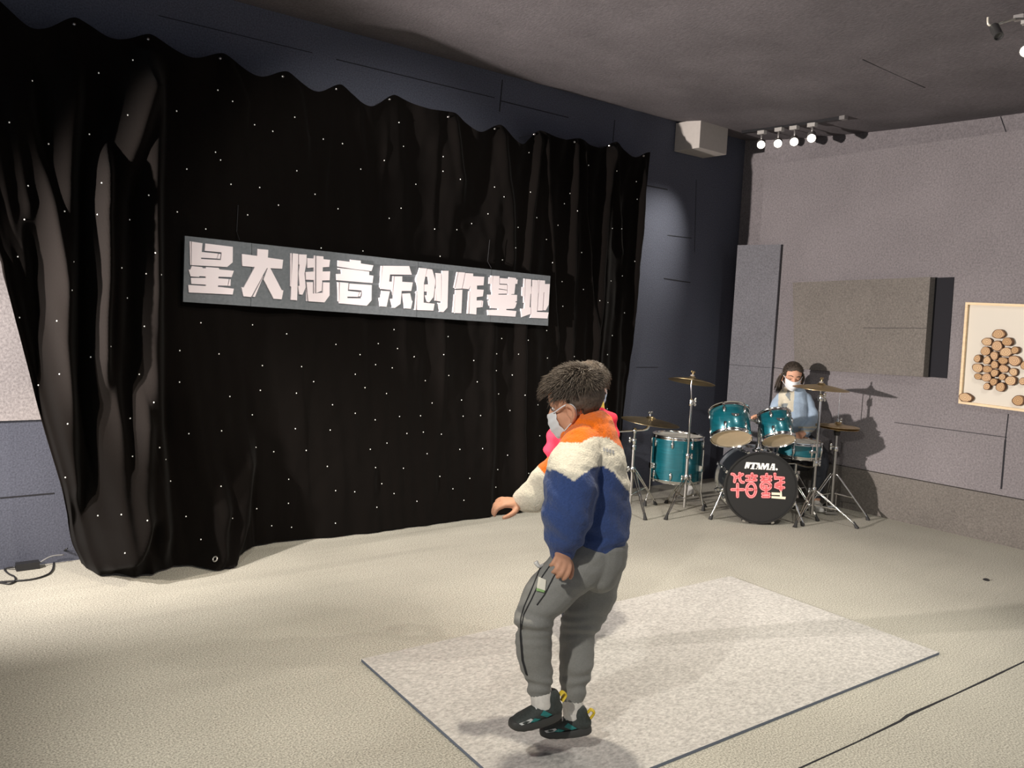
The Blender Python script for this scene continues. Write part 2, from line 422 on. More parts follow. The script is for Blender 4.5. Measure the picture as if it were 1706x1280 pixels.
# creases seen in the photo: (pixel path, half width m, height m)
CREASE = [([(40, 180), (75, 330), (98, 470), (104, 640), (112, 860)], .05, .045), ([(118, 170), (110, 300), (109, 430), (103, 560), (112, 800)], .06, .10),
          ([(232, 160), (205, 260), (188, 340), (186, 480), (172, 860)], .07, .11), ([(168, 290), (164, 360), (165, 470), (160, 590)], .04, .09),
          ([(249, 160), (246, 320), (246, 480), (242, 700), (247, 870)], .075, .145), ([(20, 240), (40, 340), (30, 500), (70, 700), (105, 880)], .05, .035),
          ([(-10, 250), (5, 360), (15, 470), (50, 690), (90, 860)], .05, .035), ([(-30, 300), (-4, 420), (8, 520), (36, 690), (80, 850)], .04, .03),
          ([(216, 700), (208, 800), (198, 900)], .07, .11), ([(215, 840), (190, 900), (150, 930)], .08, .10), ([(405, 770), (390, 860), (345, 930)], .08, .12), ([(355, 840), (335, 900), (312, 935)], .06, .09),
          ([(380, 110), (405, 170)], .05, .035), ([(487, 130), (508, 230)], .05, .03), ([(548, 220), (540, 300)], .03, .015), ([(588, 160), (605, 270)], .05, .02),
          ([(640, 250), (630, 330)], .03, .012), ([(752, 190), (770, 300)], .04, .025), ([(835, 240), (850, 340), (852, 430)], .05, .03), ([(725, 240), (720, 360)], .05, .015),
          ([(893, 240), (880, 380), (868, 560), (860, 780)], .045, .05), ([(905, 250), (918, 420), (925, 560)], .035, .045), ([(955, 240), (952, 400), (945, 600)], .04, .05), ([(968, 260), (978, 420), (985, 560)], .03, .04),
          ([(1012, 260), (1003, 400), (992, 540), (975, 680)], .045, .07), ([(1018, 260), (1035, 420)], .035, .04), ([(1066, 300), (1058, 430), (1048, 600), (1036, 760)], .035, .05),
          ([(640, 560), (632, 700), (600, 860)], .05, .01), ([(520, 560), (500, 700), (470, 880)], .06, .01), ([(735, 560), (728, 700), (700, 860)], .05, .012), ([(820, 560), (815, 720), (800, 850)], .045, .014)]
CR = []
for path, hw, hh in CREASE:
    k_ = 1.45 if path[0][0] < 260 else 1.0
    CR.append((sorted([(gy(x, y, CY - .05).z, gy(x, y, CY - .05).x) for x, y in path]), hw * (1.2 if k_ > 1 else 1), hh * k_))
def crease(x, z):
    d = 0
    for pts_, hw, hh in CR:
        if z < pts_[0][0] - .25 or z > pts_[-1][0] + .25: continue
        if z <= pts_[0][0]: cx = pts_[0][1]; f = 1 - (pts_[0][0] - z) / .25
        elif z >= pts_[-1][0]: cx = pts_[-1][1]; f = 1 - (z - pts_[-1][0]) / .25
        else:
            f = 1
            for i in range(len(pts_) - 1):
                if pts_[i][0] <= z <= pts_[i + 1][0]:
                    t = (z - pts_[i][0]) / max(1e-6, pts_[i + 1][0] - pts_[i][0]); cx = pts_[i][1] * (1 - t) + pts_[i + 1][1] * t; break
        e = (x - cx) / hw
        if e < -1.9 or e > 1: continue
        g = max(0, 1 + e / 1.9) if e < 0 else max(0, 1 - e)      # slack on the left, steep on the right
        g = g * g * (3 - 2 * g)
        d += hh * f * g
    return d
def edge_x(z):      # left selvedge, pulled in at the floor
    P = [(0, .80), (.55, .60), (1.0, .50), (1.6, .42), (2.2, .20), (2.9, -.45)]
    for i in range(5):
        if P[i][0] <= z <= P[i + 1][0]:
            t = (z - P[i][0]) / (P[i + 1][0] - P[i][0]); return P[i][1] * (1 - t) + P[i + 1][1] * t
    return P[-1][1]
NU, NV = 520, 130
def curtain_pt(u, t):
    k = u * NB; i = min(int(k), NB - 1); f = k - i
    a, b_, v = HP[i], HP[i + 1], VP[i]
    # scalloped top edge
    s = f * 2 if f < .5 else 2 - f * 2
    s2 = s ** 1.15
    base = a.lerp(b_, f); mid = a.lerp(b_, .5)
    top = base.copy(); top.z -= (mid.z - v.z) * (math.sin(s2 * PI / 2) ** 1.4) * (1 + .2 * math.sin(i * 2.3))
    B = bot(min(1, max(0, u + .012 * math.sin(u * 17))))
    tt = t
    x = top.x * (1 - tt) + B.x * tt; z = top.z * (1 - t) + .012 * t
    el = edge_x(z); w_ = max(0, 1 - u / .35)
    lin = (HP[0].x * (1 - tt) + BOT[0].x * tt)
    x += (el - lin) * w_ ** 1.5 if lin < el else 0
    yl = top.y; q = max(0, (t - .25) / .75)
    y = yl * (1 - q ** 2.2) + B.y * q ** 2.2
    hang = .5 + .5 * math.cos(2 * PI * k)          # 1 at the hanging points
    amp =   .05 - .036 * max(0, min(1, (x - .8) / .5)) * max(0, min(1, (4.1 - x) / .6))
    d = .03 * hang ** 2 * max(0, 1 - t * 1.3)
    d += amp * .55 * math.sin(2 * PI * k * 1.5 + 1.3 * math.sin(t * 2 + i) + .8) * (.25 + .75 * t) * .5
    d += amp * .4 * math.sin(2 * PI * k * 3.1 + 2.1 * t + 1.7 * math.sin(k)) * (.3 + .5 * t) * .6
    sagf = (1 - hang) * max(0, 1 - t / .09) * .05
    d += sagf
    d += .018 * noise.noise(V((x * 5, z * 2.2, 3))) + .006 * noise.noise(V((x * 14, z * 9, 7)))
    y = y - .02 - max(0, d + .03) - crease(x, z) * (1 if t > .02 else t / .02)
    if t > .97:
        z = max(z, .006)
    return V((x, min(y, WY - .02), z))
vs = []; fs = []
for j in range(NV + 1):
    t = (j / NV)
    for i in range(NU + 1):
        vs.append(curtain_pt(i / NU, t))
for j in range(NV):
    for i in range(NU):
        a = j * (NU + 1) + i; fs.append((a, a + 1, a + NU + 2, a + NU + 1))
CT = thing('stage_curtain', (2.6, 4.85, 0), 'wide black star-cloth curtain hanging in scallops along the left wall', 'curtain')
cu = MB().add(vs, fs).build('cloth', VELVET, CT, smooth=180)
TREE = BVHTree.FromPolygons([tuple(p) for p in vs], fs)
def on_curtain(px, py):
    h = TREE.ray_cast(EYE, ray(px, py).normalized())
    return (h[0], h[1]) if h[0] is not None else (None, None)
# nails at the hanging points and one eyelet in the hem
for i, p in enumerate(HP):
    if i < 1: continue
    p0, _n = on_curtain(HANG[i][0], HANG[i][1] + 4)
    if p0 is None: p0 = V((p.x, p.y - .06, p.z - .012))
    MB().lathe([(0, -.012), (.006, -.010), (.009, -.003), (.006, .004), (.003, .006), (.003, max(.02, WY - p0.y))], p0 - V((0, .004, 0)), (0, 1, 0), 12).build('hanging_nail', STEEL, CT, smooth=40)
p0, n0 = on_curtain(359, 932)
if p0 is not None:
    if n0.y > 0: n0 = -n0
    tag(MB().ring(p0 + n0 * .004, n0, .013, .004, 24, 8).build('hem_eyelet', EYELET, CT, smooth=60), 'pale metal eyelet in the bottom hem')
STARS = [(154, 384), (46, 581), (232, 683), (469, 347), (425, 637), (135, 881), (118, 1041), (308, 1002), (463, 1017), (484, 867), (607, 546), (631, 286), (706, 926), (615, 1042), (350, 1241), (86, 1217), (738, 1199), (838, 527), (886, 802), (1033, 428), (1103, 481), (1022, 722), (1046, 759), (1095, 874), (1207, 592), (1293, 623), (1231, 889), (1174, 1019), (1320, 973), (841, 1005), (976, 1086), (1397, 556), (1532, 660), (1622, 681), (1407, 810), (1493, 921), (1602, 990), (1522, 1176), (578, 1270)]
DOT = [(x / 2.843, y / 2.843) for x, y in STARS]
S2 = [(29, 453), (116, 574), (228, 533), (297, 353), (318, 466), (377, 646), (507, 515), (506, 584), (588, 622), (307, 759), (251, 807), (466, 858), (571, 861), (641, 832), (750, 659), (795, 705), (719, 786), (921, 683), (913, 496), (1108, 689), (1195, 556), (1081, 738), (1143, 772), (950, 804), (861, 850), (996, 907), (1050, 840), (849, 947), (787, 1004), (492, 987), (126, 962), (556, 1020), (332, 1006), (1025, 1017), (1162, 969), (1307, 855), (1352, 857), (1421, 633), (1426, 717), (1330, 583), (1415, 1011), (1355, 1080), (1301, 1104), (1070, 1107), (1073, 1224), (1249, 1197), (1286, 1206), (1365, 1255), (1171, 1144), (912, 1061)]
DOT += [(560 + x / 2.843, 80 + y / 2.843) for x, y in S2]
S4 = [(18, 78), (77, 185), (150, 447), (199, 860), (280, 79), (222, 198), (353, 338), (430, 297), (232, 404), (264, 597), (255, 805), (241, 995), (288, 1104), (381, 953), (472, 949), (515, 723), (506, 576), (541, 405), (561, 219), (568, 15), (494, 109), (598, 514), (620, 689), (643, 735), (662, 819), (573, 972), (486, 1098), (780, 205), (698, 313), (697, 435), (850, 326), (892, 491), (733, 635), (860, 624), (858, 839), (722, 956), (780, 1045), (902, 963), (980, 213), (1112, 248), (1018, 371), (1170, 375), (1010, 467), (1150, 478), (979, 562), (993, 688), (1062, 705), (1146, 616), (1217, 433), (1303, 289), (1290, 523), (1281, 621), (1188, 700), (1270, 762), (1120, 812), (1119, 905), (996, 926), (1131, 998), (1302, 856), (1375, 860), (1300, 982), (1054, 992), (1378, 405), (1378, 556), (626, 19), (1243, 164)]
DOT += [(x / 2.327, 450 + y / 2.327) for x, y in S4]
random.seed(7)
for _ in range(400):
    if len(DOT) > 232: break
    x, y = random.uniform(600, 1030), random.uniform(545, 850)
    if all((x - a) ** 2 + (y - b_) ** 2 > 26 ** 2 for a, b_ in DOT): DOT.append((x, y))
dm = None; rest = MB(); cnt = 0; spots_ = []
for x, y in DOT:
    if 302 < x < 920 and 388 + (x - 306) * .112 < y < 510 + (x - 306) * .06: continue
    p, n = on_curtain(x, y)
    if p is None: continue
    if n.y > 0: n = -n
    spots_.append((p, n, (p - EYE).length))
spots_.sort(key=lambda q: q[2])
for p, n, _d in spots_:
    if cnt < 98:
        if dm is None:
            o = MB().ell(p + n * .002, (.0036, .003, .004), n=10, m=6)
            o = o.build('star_light', LEDM, CT, smooth=180); dm = (o, p)
        else:
            q = dm[0].copy(); COL.objects.link(q); q.location = dm[0].location + (p - dm[1]); q.parent = CT
        cnt += 1
    else: rest.ell(p + n * .002, (.0036, .003, .004), n=8, m=5)
tag(rest.build('star_light_field', LEDM, CT, smooth=180), kind='stuff')

# power adapter and cable on the floor at the curtain's left end
r = thing('power_adapter', gz(42, 940), 'small black power adapter with thin cable on the floor by the curtain', 'power adapter')
a0, a1 = gz(23, 938, .02), gz(60, 930, .02); a1.y = min(a1.y, 4.85); a0.y = min(a0.y, 4.85)
MB().box((a0 + a1) / 2, (a1 - a0).length, .05, .035, (a1 - a0).normalized(), V((0, 0, 1)).cross((a1 - a0).normalized()), (0, 0, 1)).build('adapter_block', BLACKP, r)
def flo(pts, z=.006): return [gz(x, y, z) for x, y in pts]
MB().tube([a1 + V((0, 0, .005))] + [V((p.x, min(p.y, 4.86), .05)) for p in (gz(80, 925, .03), gz(96, 914, .03))], .004, 8, sub=3).build('cable', mat('grey_cable', (.20, .20, .20), .5), r, smooth=180)
MB().tube([a0] + flo([(8, 948), (14, 956), (24, 961), (25, 968), (16, 973), (0, 971), (-30, 968)]), .0045, 8, sub=3).build('cable', BLACKP, r, smooth=180)
MB().tube([V((p.x, min(p.y, 4.87), .08)) for p in [gz(101, 912, .03)]] + flo([(92, 930), (88, 948), (78, 958), (50, 966), (0, 970), (-30, 975)]), .0045, 8, sub=3).build('cable', BLACKP, r, smooth=180)

# ---------------------------------------------------------------- sign
SY = 4.665
def sp3(x, y, off=0): return gy(x, y, SY - off)
SG = thing('stage_sign', sp3(610, 500), 'long grey sign with nine pinkish white characters hung on the black curtain', 'sign')
ct_, cb_ = (308, 393), (305, 503); dt_, db_ = (917, 460), (913, 543)
cuts = [(308, 305), (419.5, 417.8), (697, 694), (819, 817), (917, 913)]
def sline(x, top):
    a_, b_ = (ct_, dt_) if top else (cb_, db_); t = (x - a_[0]) / (b_[0] - a_[0]); return (x, a_[1] + (b_[1] - a_[1]) * t)
for i in range(4):
    g = .35
    q = [sline(cuts[i][0] + (g if i else 0), 1), sline(cuts[i + 1][0] - (g if i < 3 else 0), 1), sline(cuts[i + 1][1] - (g if i < 3 else 0), 0), sline(cuts[i][1] + (g if i else 0), 0)]
    MB().prism([sp3(*p) for p in q], (0, .018, 0)).build('sign_board', SIGNB, SG)
for q in ((400, 400), (820, 447)):
    p = sp3(*q) + V((0, .01, 0)); MB().tube([p, p + V((0, .05, .05)), V((p.x, WY - .19, p.z + .2))], .002, 6).build('hanging_wire', BLACKP, SG)
def Z(ox, oy, s, pts): return [(ox + x / s, oy + y / s) for x, y in pts]
LET = []
def let(ox, oy, s, polys): LET.append([Z(ox, oy, s, p) for p in polys])
let(305, 395, 11.64, [
    [(128, 80), (152, 85), (158, 545), (140, 540)],
    [(166, 88), (378, 120), (362, 290), (680, 322), (648, 418), (350, 400), (350, 425), (732, 448), (748, 298), (420, 268), (432, 125), (965, 190), (962, 492), (855, 582), (166, 545)],
    [(694, 326), (730, 330), (716, 424), (658, 418)],
    [(170, 562), (375, 585), (378, 605), (445, 608), (448, 582), (690, 600), (705, 628), (985, 655), (942, 778), (688, 770), (682, 800), (885, 818), (862, 945), (680, 940), (672, 965), (985, 1003), (962, 1118), (112, 1075), (98, 930), (440, 950), (445, 925), (160, 908), (152, 792), (440, 795), (442, 765), (320, 758), (312, 776), (145, 762), (108, 635), (140, 632)],
    [(905, 818), (925, 820), (918, 948), (872, 945)]])
let(395, 405, 11.63, [
    [(395, 115), (605, 132), (598, 282), (893, 325), (873, 500), (645, 488), (865, 912), (897, 918), (865, 1092), (710, 1080), (515, 708), (595, 490), (578, 484), (272, 1045), (128, 1035), (85, 855), (130, 862), (345, 466), (102, 445), (92, 212), (390, 250)],
    [(512, 640), (345, 1045), (305, 1042), (490, 680)]])
let(475, 410, 12.19, [
    [(108, 145), (133, 145), (126, 830), (104, 815)],
    [(155, 148), (268, 160), (244, 1103), (114, 1095), (132, 700)],
    [(282, 168), (438, 175), (432, 350), (392, 560), (420, 840), (352, 990), (288, 985), (266, 812), (296, 810), (275, 560), (300, 380), (280, 375)],
    [(448, 245), (578, 255), (590, 190), (612, 190), (610, 960), (590, 960), (588, 690), (424, 685), (416, 528), (582, 518), (585, 435), (455, 448)],
    [(635, 200), (778, 212), (780, 268), (915, 282), (895, 425), (765, 432), (762, 518), (915, 515), (905, 695), (755, 700), (742, 910), (632, 958)],
    [(440, 735), (565, 735), (565, 965), (765, 950), (772, 738), (905, 742), (903, 1005), (800, 1145), (475, 1125), (455, 960)],
    [(428, 870), (450, 1118), (430, 1118)]])
let(555, 425, 13.475, [
    [(105, 120), (385, 155), (392, 105), (620, 128), (622, 190), (905, 232), (862, 362), (500, 320), (105, 258)],
    [(105, 288), (620, 345), (812, 372), (808, 450), (905, 465), (885, 630), (80, 565), (75, 425), (190, 425), (185, 335), (115, 322)],
    [(98, 612), (132, 612), (132, 1050), (108, 1030)],
    [(152, 612), (345, 630), (330, 805), (585, 835), (555, 940), (320, 935), (320, 968), (645, 978), (665, 798), (360, 775), (370, 640), (868, 675), (862, 1020), (755, 1140), (140, 1085)],
    [(605, 832), (632, 838), (612, 928), (575, 932)]])
let(625, 435, 13.12, [
    [(130, 105), (158, 105), (128, 570), (100, 580)],
    [(175, 105), (745, 112), (802, 300), (325, 295), (305, 450), (375, 455), (385, 330), (412, 330), (380, 740), (368, 635), (118, 610)],
    [(430, 335), (592, 335), (592, 455), (825, 468), (788, 655), (580, 655), (555, 940), (430, 1028), (380, 1022), (325, 828), (390, 822)],
    [(148, 650), (322, 665), (250, 1000), (112, 990), (78, 805), (120, 800)],
    [(592, 715), (765, 705), (800, 865), (820, 875), (782, 1045), (640, 1035)]])
let(625, 435, 13.12, [
    [(972, 150), (1132, 165), (1068, 480), (1060, 910), (1300, 935), (1272, 1085), (918, 1072), (922, 570), (885, 400)],
    [(1145, 172), (1248, 185), (1318, 430), (1275, 790), (1182, 905), (1135, 890), (1085, 755), (1140, 748), (1142, 672), (1080, 668), (1085, 515), (1172, 510), (1148, 350), (1108, 340)],
    [(900, 660), (912, 690), (890, 1072), (862, 1068)],
    [(1325, 262), (1445, 272), (1440, 885), (1345, 872)], [(1318, 600), (1338, 600), (1332, 868), (1302, 868)],
    [(1462, 212), (1605, 215), (1580, 1020), (1490, 1118), (1408, 1108), (1375, 915), (1448, 915)]])
let(750, 445, 14.217, [
    [(160, 118), (188, 120), (105, 500), (85, 490)], [(210, 120), (352, 132), (275, 512), (118, 520)],
    [(372, 145), (545, 155), (545, 218), (808, 232), (790, 435), (635, 440), (635, 530), (795, 540), (775, 695), (630, 715), (625, 795), (755, 790), (730, 955), (625, 965), (618, 1125), (462, 1108), (482, 440), (440, 525), (300, 510)],
    [(125, 545), (290, 540), (265, 1095), (110, 1090)], [(92, 650), (115, 650), (98, 1082), (55, 1078)],
    [(470, 570), (435, 1108), (398, 1105), (440, 570)], [(768, 800), (785, 800), (768, 952), (742, 952)]])
let(750, 445, 14.217, [
    [(970, 203), (1010, 206), (1000, 590), (975, 590), (975, 402), (915, 400), (918, 240), (968, 236)],
    [(1025, 208), (1168, 215), (1165, 415), (1350, 425), (1350, 540), (1150, 510), (1150, 528), (1350, 555), (1350, 632), (1145, 635), (1145, 655), (1368, 655), (1375, 405), (1185, 395), (1185, 262), (1390, 278), (1395, 240), (1562, 262), (1562, 292), (1600, 300), (1590, 400), (1545, 402), (1520, 640), (1445, 645), (1450, 655), (1585, 662), (1582, 810), (1545, 818), (1545, 832), (1580, 840), (1540, 960), (1500, 990), (1330, 995), (1330, 1020), (1568, 1045), (1545, 1178), (895, 1140), (885, 1018), (1140, 1015), (1140, 985), (955, 975), (950, 930), (920, 915), (895, 795), (935, 792), (935, 770), (890, 765), (890, 655), (985, 655)]])
let(860, 455, 14.215, [
    [(185, 130), (212, 132), (200, 700), (175, 705), (178, 552), (135, 548), (138, 332), (175, 332)],
    [(232, 138), (355, 150), (350, 330), (365, 480), (338, 500), (318, 810), (345, 815), (340, 970), (128, 1045), (112, 845), (185, 845), (215, 600)],
    [(392, 160), (515, 172), (520, 450), (490, 920), (768, 935), (742, 1080), (332, 1062), (360, 950), (372, 320), (390, 315)],
    [(530, 165), (555, 168), (530, 480), (525, 460)],
    [(570, 172), (682, 178), (682, 262), (798, 260), (768, 755), (700, 885), (650, 882), (675, 460), (650, 460), (625, 890), (512, 895)]])
for polys in LET:
    m = MB()
    for p in polys: m.prism([sp3(x, y, .012) for x, y in p], (0, .0125, 0))
    m.build('character', LETTER, SG)
# ---------------------------------------------------------------- white box under the ceiling
m = MB(); zb = 2.945
fb = [(5.42, 4.632, zb), (5.795, 4.64, zb), (5.79, 4.895, zb), (5.405, 4.895, zb)]
m.hexa(fb, [(x, y, 3.185) for x, y, z in fb])
o = m.build('ceiling_box', WHITEB, loc=(5.6, 4.77, zb)); tag(o, 'white square box fixed under the ceiling right of the curtain', 'box')
bv = o.modifiers.new('bevel', 'BEVEL'); bv.width = .004; bv.segments = 2
# ---------------------------------------------------------------- track lamps
LENS = mat('lit_lens', (1, 1, 1), .4, emit=(1, .93, .78), emit_s=14)
GREYM = mat('grey_metal', (.35, .34, .33), .4, .6)
tp0, tp1 = cpt(1238, 218), cpt(1402, 194)
td = (tp1 - tp0).normalized(); tm = (tp0 + tp1) / 2; tm.z -= .012
TRK = thing('lamp_track', tm, 'black lamp track on the ceiling carrying the four lit lamps', 'lamp track')
MB().box(tm, (tp1 - tp0).length, .035, .024, td, V((0, 0, 1)).cross(td), V((0, 0, 1))).build('track_rail', BLACKP, TRK)
MB().box(tp1 + td * .02 - V((0, 0, .012)), .05, .04, .03, td, V((0, 0, 1)).cross(td), V((0, 0, 1))).build('end_feed', GREYM, TRK)
def track_lamp(label, group, a, hc, aim, lit, hl=.105, hr=.034):
    """a: point on the track, hc: centre of the lens, aim: direction of the lamp"""
    t = thing('track_lamp', a, label, 'lamp', group)
    aim = V(aim).normalized(); back = hc - aim * hl
    MB().box(a - V((0, 0, .022)), .075, .034, .03, td, V((0, 0, 1)).cross(td), V((0, 0, 1))).build('adaptor', mat('pale_plastic', (.38, .37, .35), .5), t)
    mid = hc - aim * hl * .55
    MB().tube([a - V((0, 0, .03)), V((mid.x, mid.y, (a.z * .5 + mid.z * .5))), mid + V((0, 0, hr))], .008, 8, sub=2).build('stem', GREYM, t, smooth=60)
    MB().lathe([(0, 0), (hr * .8, 0), (hr, .012), (hr, hl + .012), (hr * .92, hl + .012), (hr * .88, hl - .006), (0, hl - .006)], back, aim, 24).build('lamp_head', BLACKP if not lit else GREYM, t, smooth=40)
    MB().lathe([(0, 0), (hr * .86, 0), (hr * .86, .004), (hr * .5, .008), (0, .009)], hc - aim * .005, aim, 20).build('lens', LENS if lit else mat('dark_lens', (.1, .1, .1), .2), t, smooth=40)
    return t
names = ['leftmost lit track lamp, nearest the white ceiling box', 'second lit track lamp from the white ceiling box', 'third lit track lamp from the white ceiling box', 'rightmost of the four lit lamps on the far track']
for i, ((lx, ly), (ax, ay)) in enumerate(zip(((1268, 241), (1296, 239), (1323, 236), (1352, 230)), ((1270, 214), (1299, 209), (1324, 206), (1354, 201)))):
    a = cpt(ax, ay); a.z -= .012
    d_ = (a - EYE).dot(FW) - .07
    hc = dep(lx, ly, d_)
    tgt = V((1.6 + .4 * i, 1.2 + .25 * i, .6))
    track_lamp(names[i], 'lit lamps on the far track', a, hc, (tgt - hc).normalized() * .7 + (EYE - hc).normalized() * .35, True)
    if i == 0: tgt = V((4.92, 4.9, 1.75))
    spot('lamp_beam', hc + (tgt - hc).normalized() * .03, tgt, 60 if i else 150, 62 if i else 62, .8 if i else 1, (1, .95, .86), .03)
a = cpt(1716, 24); 
td = V((-.6, .8, 0)).normalized()
p2, p3 = cpt(1690, 27), cpt(1790, 8); td = (p3 - p2).normalized(); tm = (p2 + p3) / 2; tm.z -= .012
T2 = thing('lamp_track', tm, 'lamp track at the right edge of the ceiling', 'lamp track')
MB().box(tm, (p3 - p2).length, .035, .024, td, V((0, 0, 1)).cross(td), V((0, 0, 1))).build('track_rail', GREYM, T2)
a = cpt(1693, 27); a.z -= .012
dd = (a - EYE).dot(FW) - .1
h0, h1 = dep(1650, 44, dd), dep(1663, 62, dd - .04)
t = thing('track_lamp', a, 'unlit track lamp on a white bracket near the top right corner', 'lamp')
MB().tube([dep(1646, 29, dd), dep(1646, 38, dd), dep(1649, 42, dd), dep(1660, 41, dd), dep(1672, 37, dd), a], .006, 8, sub=2).build('bracket', mat('pale_metal', (.75, .72, .62), .35, .3), t, smooth=60)
h0 = dep(1656, 44, dd); h1 = dep(1664, 61, dd - .05); ax_ = (h1 - h0).normalized(); L_ = (h1 - h0).length
MB().lathe([(0, 0), (.019, 0), (.022, .006), (.022, L_), (.019, L_), (.018, L_ - .008), (0, L_ - .008)], h0, ax_, 20).build('lamp_head', mat('dark_grey_metal', (.09, .09, .09), .35, .5), t, smooth=40)
hc = dep(1711, 84, dd - .05); a = cpt(1718, 22); a.z -= .012
track_lamp('lit track lamp at the right edge beside the unlit one', None, a, hc, (EYE - hc).normalized() + V((-.2, .2, -.5)), True, .09, .03)
spot('lamp_beam', hc + V((-.03, .02, -.04)), (3.2, 3.2, 0), 110, 95, .8, (1, .93, .82), .03)

# ---------------------------------------------------------------- framed log picture
fl = [gx(1612, 504, 6.196), gx(1600, 672, 6.196)]
wv = V((0, -.545, -.012)); ftl, fbl = fl; ftr, fbr = ftl + wv, fbl + wv
FR = thing('log_picture', (ftl + fbr) / 2, 'ivory picture of sawn log slices in a pale wooden frame', 'picture')
def lerpq(u, v): return (ftl.lerp(ftr, u)).lerp(fbl.lerp(fbr, u), v)
OUT = V((-1, 0, 0))
MB().prism([lerpq(.02, .02), lerpq(.98, .02), lerpq(.98, .98), lerpq(.02, .98)], OUT * .010).build('backing_board', CANVAS, FR)
fw_ = .032; fv = fw_ * .545 / .73
m = MB(); m.prism([lerpq(0, 0), lerpq(1, 0), lerpq(1, 1), lerpq(0, 1)], OUT * .034, holes=[[lerpq(fw_, fv), lerpq(fw_, 1 - fv), lerpq(1 - fw_, 1 - fv), lerpq(1 - fw_, fv)]])
m.build('frame', PINE, FR)
LOGS = [(487, 428, 68, 52), (362, 510, 60, 42), (588, 510, 58, 44), (470, 555, 62, 55), (354, 610, 55, 46), (565, 620, 72, 50), (668, 600, 42, 42), (450, 658, 43, 48), (270, 690, 38, 42), (366, 708, 43, 46), (540, 712, 56, 38), (655, 712, 72, 55), (450, 755, 44, 42), (262, 788, 60, 48), (370, 802, 50, 42), (540, 797, 54, 44), (452, 842, 43, 42), (645, 832, 46, 44), (276, 880, 46, 34), (368, 890, 50, 48), (530, 884, 38, 36), (618, 924, 66, 48), (443, 936, 43, 40), (366, 985, 38, 38), (512, 992, 52, 48), (140, 1102, 72, 48), (695, 1135, 66, 56), (745, 930, 40, 40), (770, 760, 44, 44)]
random.seed(3)
WOODT = []
for k in range(4):
    g = [(.56, .35, .18), (.64, .43, .24), (.50, .30, .14), (.60, .38, .21)][k]
    mm_ = bpy.data.materials.new('log_end_wood'); mm_.use_nodes = True
    nt = mm_.node_tree; b_ = nt.nodes['Principled BSDF']; b_.inputs['Roughness'].default_value = .75
    tc = nt.nodes.new('ShaderNodeTexCoord'); wv_ = nt.nodes.new('ShaderNodeTexWave'); wv_.wave_type = 'RINGS'; wv_.rings_direction = 'X'
    wv_.inputs['Scale'].default_value = 30; wv_.inputs['Distortion'].default_value = 2.5; wv_.inputs['Detail'].default_value = 3
    cr = nt.nodes.new('ShaderNodeValToRGB'); cr.color_ramp.elements[0].color = (*[c * .5 for c in g], 1); cr.color_ramp.elements[1].color = (*[c * 1.1 for c in g], 1)
    nt.links.new(tc.outputs['Object'], wv_.inputs['Vector']); nt.links.new(wv_.outputs['Fac'], cr.inputs[0]); nt.links.new(cr.outputs[0], b_.inputs['Base Color'])
    WOODT.append(mm_)
for i, (lx, ly, rx, ry) in enumerate(LOGS):
    px, py = 1590 + lx / 6.4, 490 + ly / 6.4
    c = gx(px, py, 6.186); ky = abs(gx(px + 1, py, 6.186).y - c.y); kz = abs(gx(px, py + 1, 6.186).z - c.z)
    a_, b_ = rx / 6.4 * ky, ry / 6.4 * kz; hgt = random.uniform(.022, .04); rot = random.uniform(-.5, .5)
    n = 22; ph = [random.uniform(0, 6) for _ in range(3)]
    poly = []
    for k in range(n):
        q = 2 * PI * k / n; s = 1 + .05 * math.sin(2 * q + ph[0]) + .035 * math.sin(3 * q + ph[1]) + .02 * math.sin(5 * q + ph[2])
        y_, z_ = a_ * s * math.cos(q), b_ * s * math.sin(q)
        poly.append(c + V((0, y_, z_)))
    m = MB(); e = V((-hgt, 0, 0)); vs_ = [p - c + c for p in poly] + [p + e for p in poly] + [c + (p - c) * .87 + e * 1.04 for p in poly]
    f_ = [(k, (k + 1) % n, n + (k + 1) % n, n + k) for k in range(n)] + [(n + k, n + (k + 1) % n, 2 * n + (k + 1) % n, 2 * n + k) for k in range(n)]
    m.add(vs_, f_ + [tuple(range(n - 1, -1, -1))]); m.m = 1; m.add([vs_[2 * n + k] for k in range(n)], [tuple(range(n))])
    o = m.build('log_slice', [BARK, WOODT[i % 4]], FR)
    off = c + e - ORG[FR.name]
    for v_ in o.data.vertices: v_.co -= off
    o.location = off

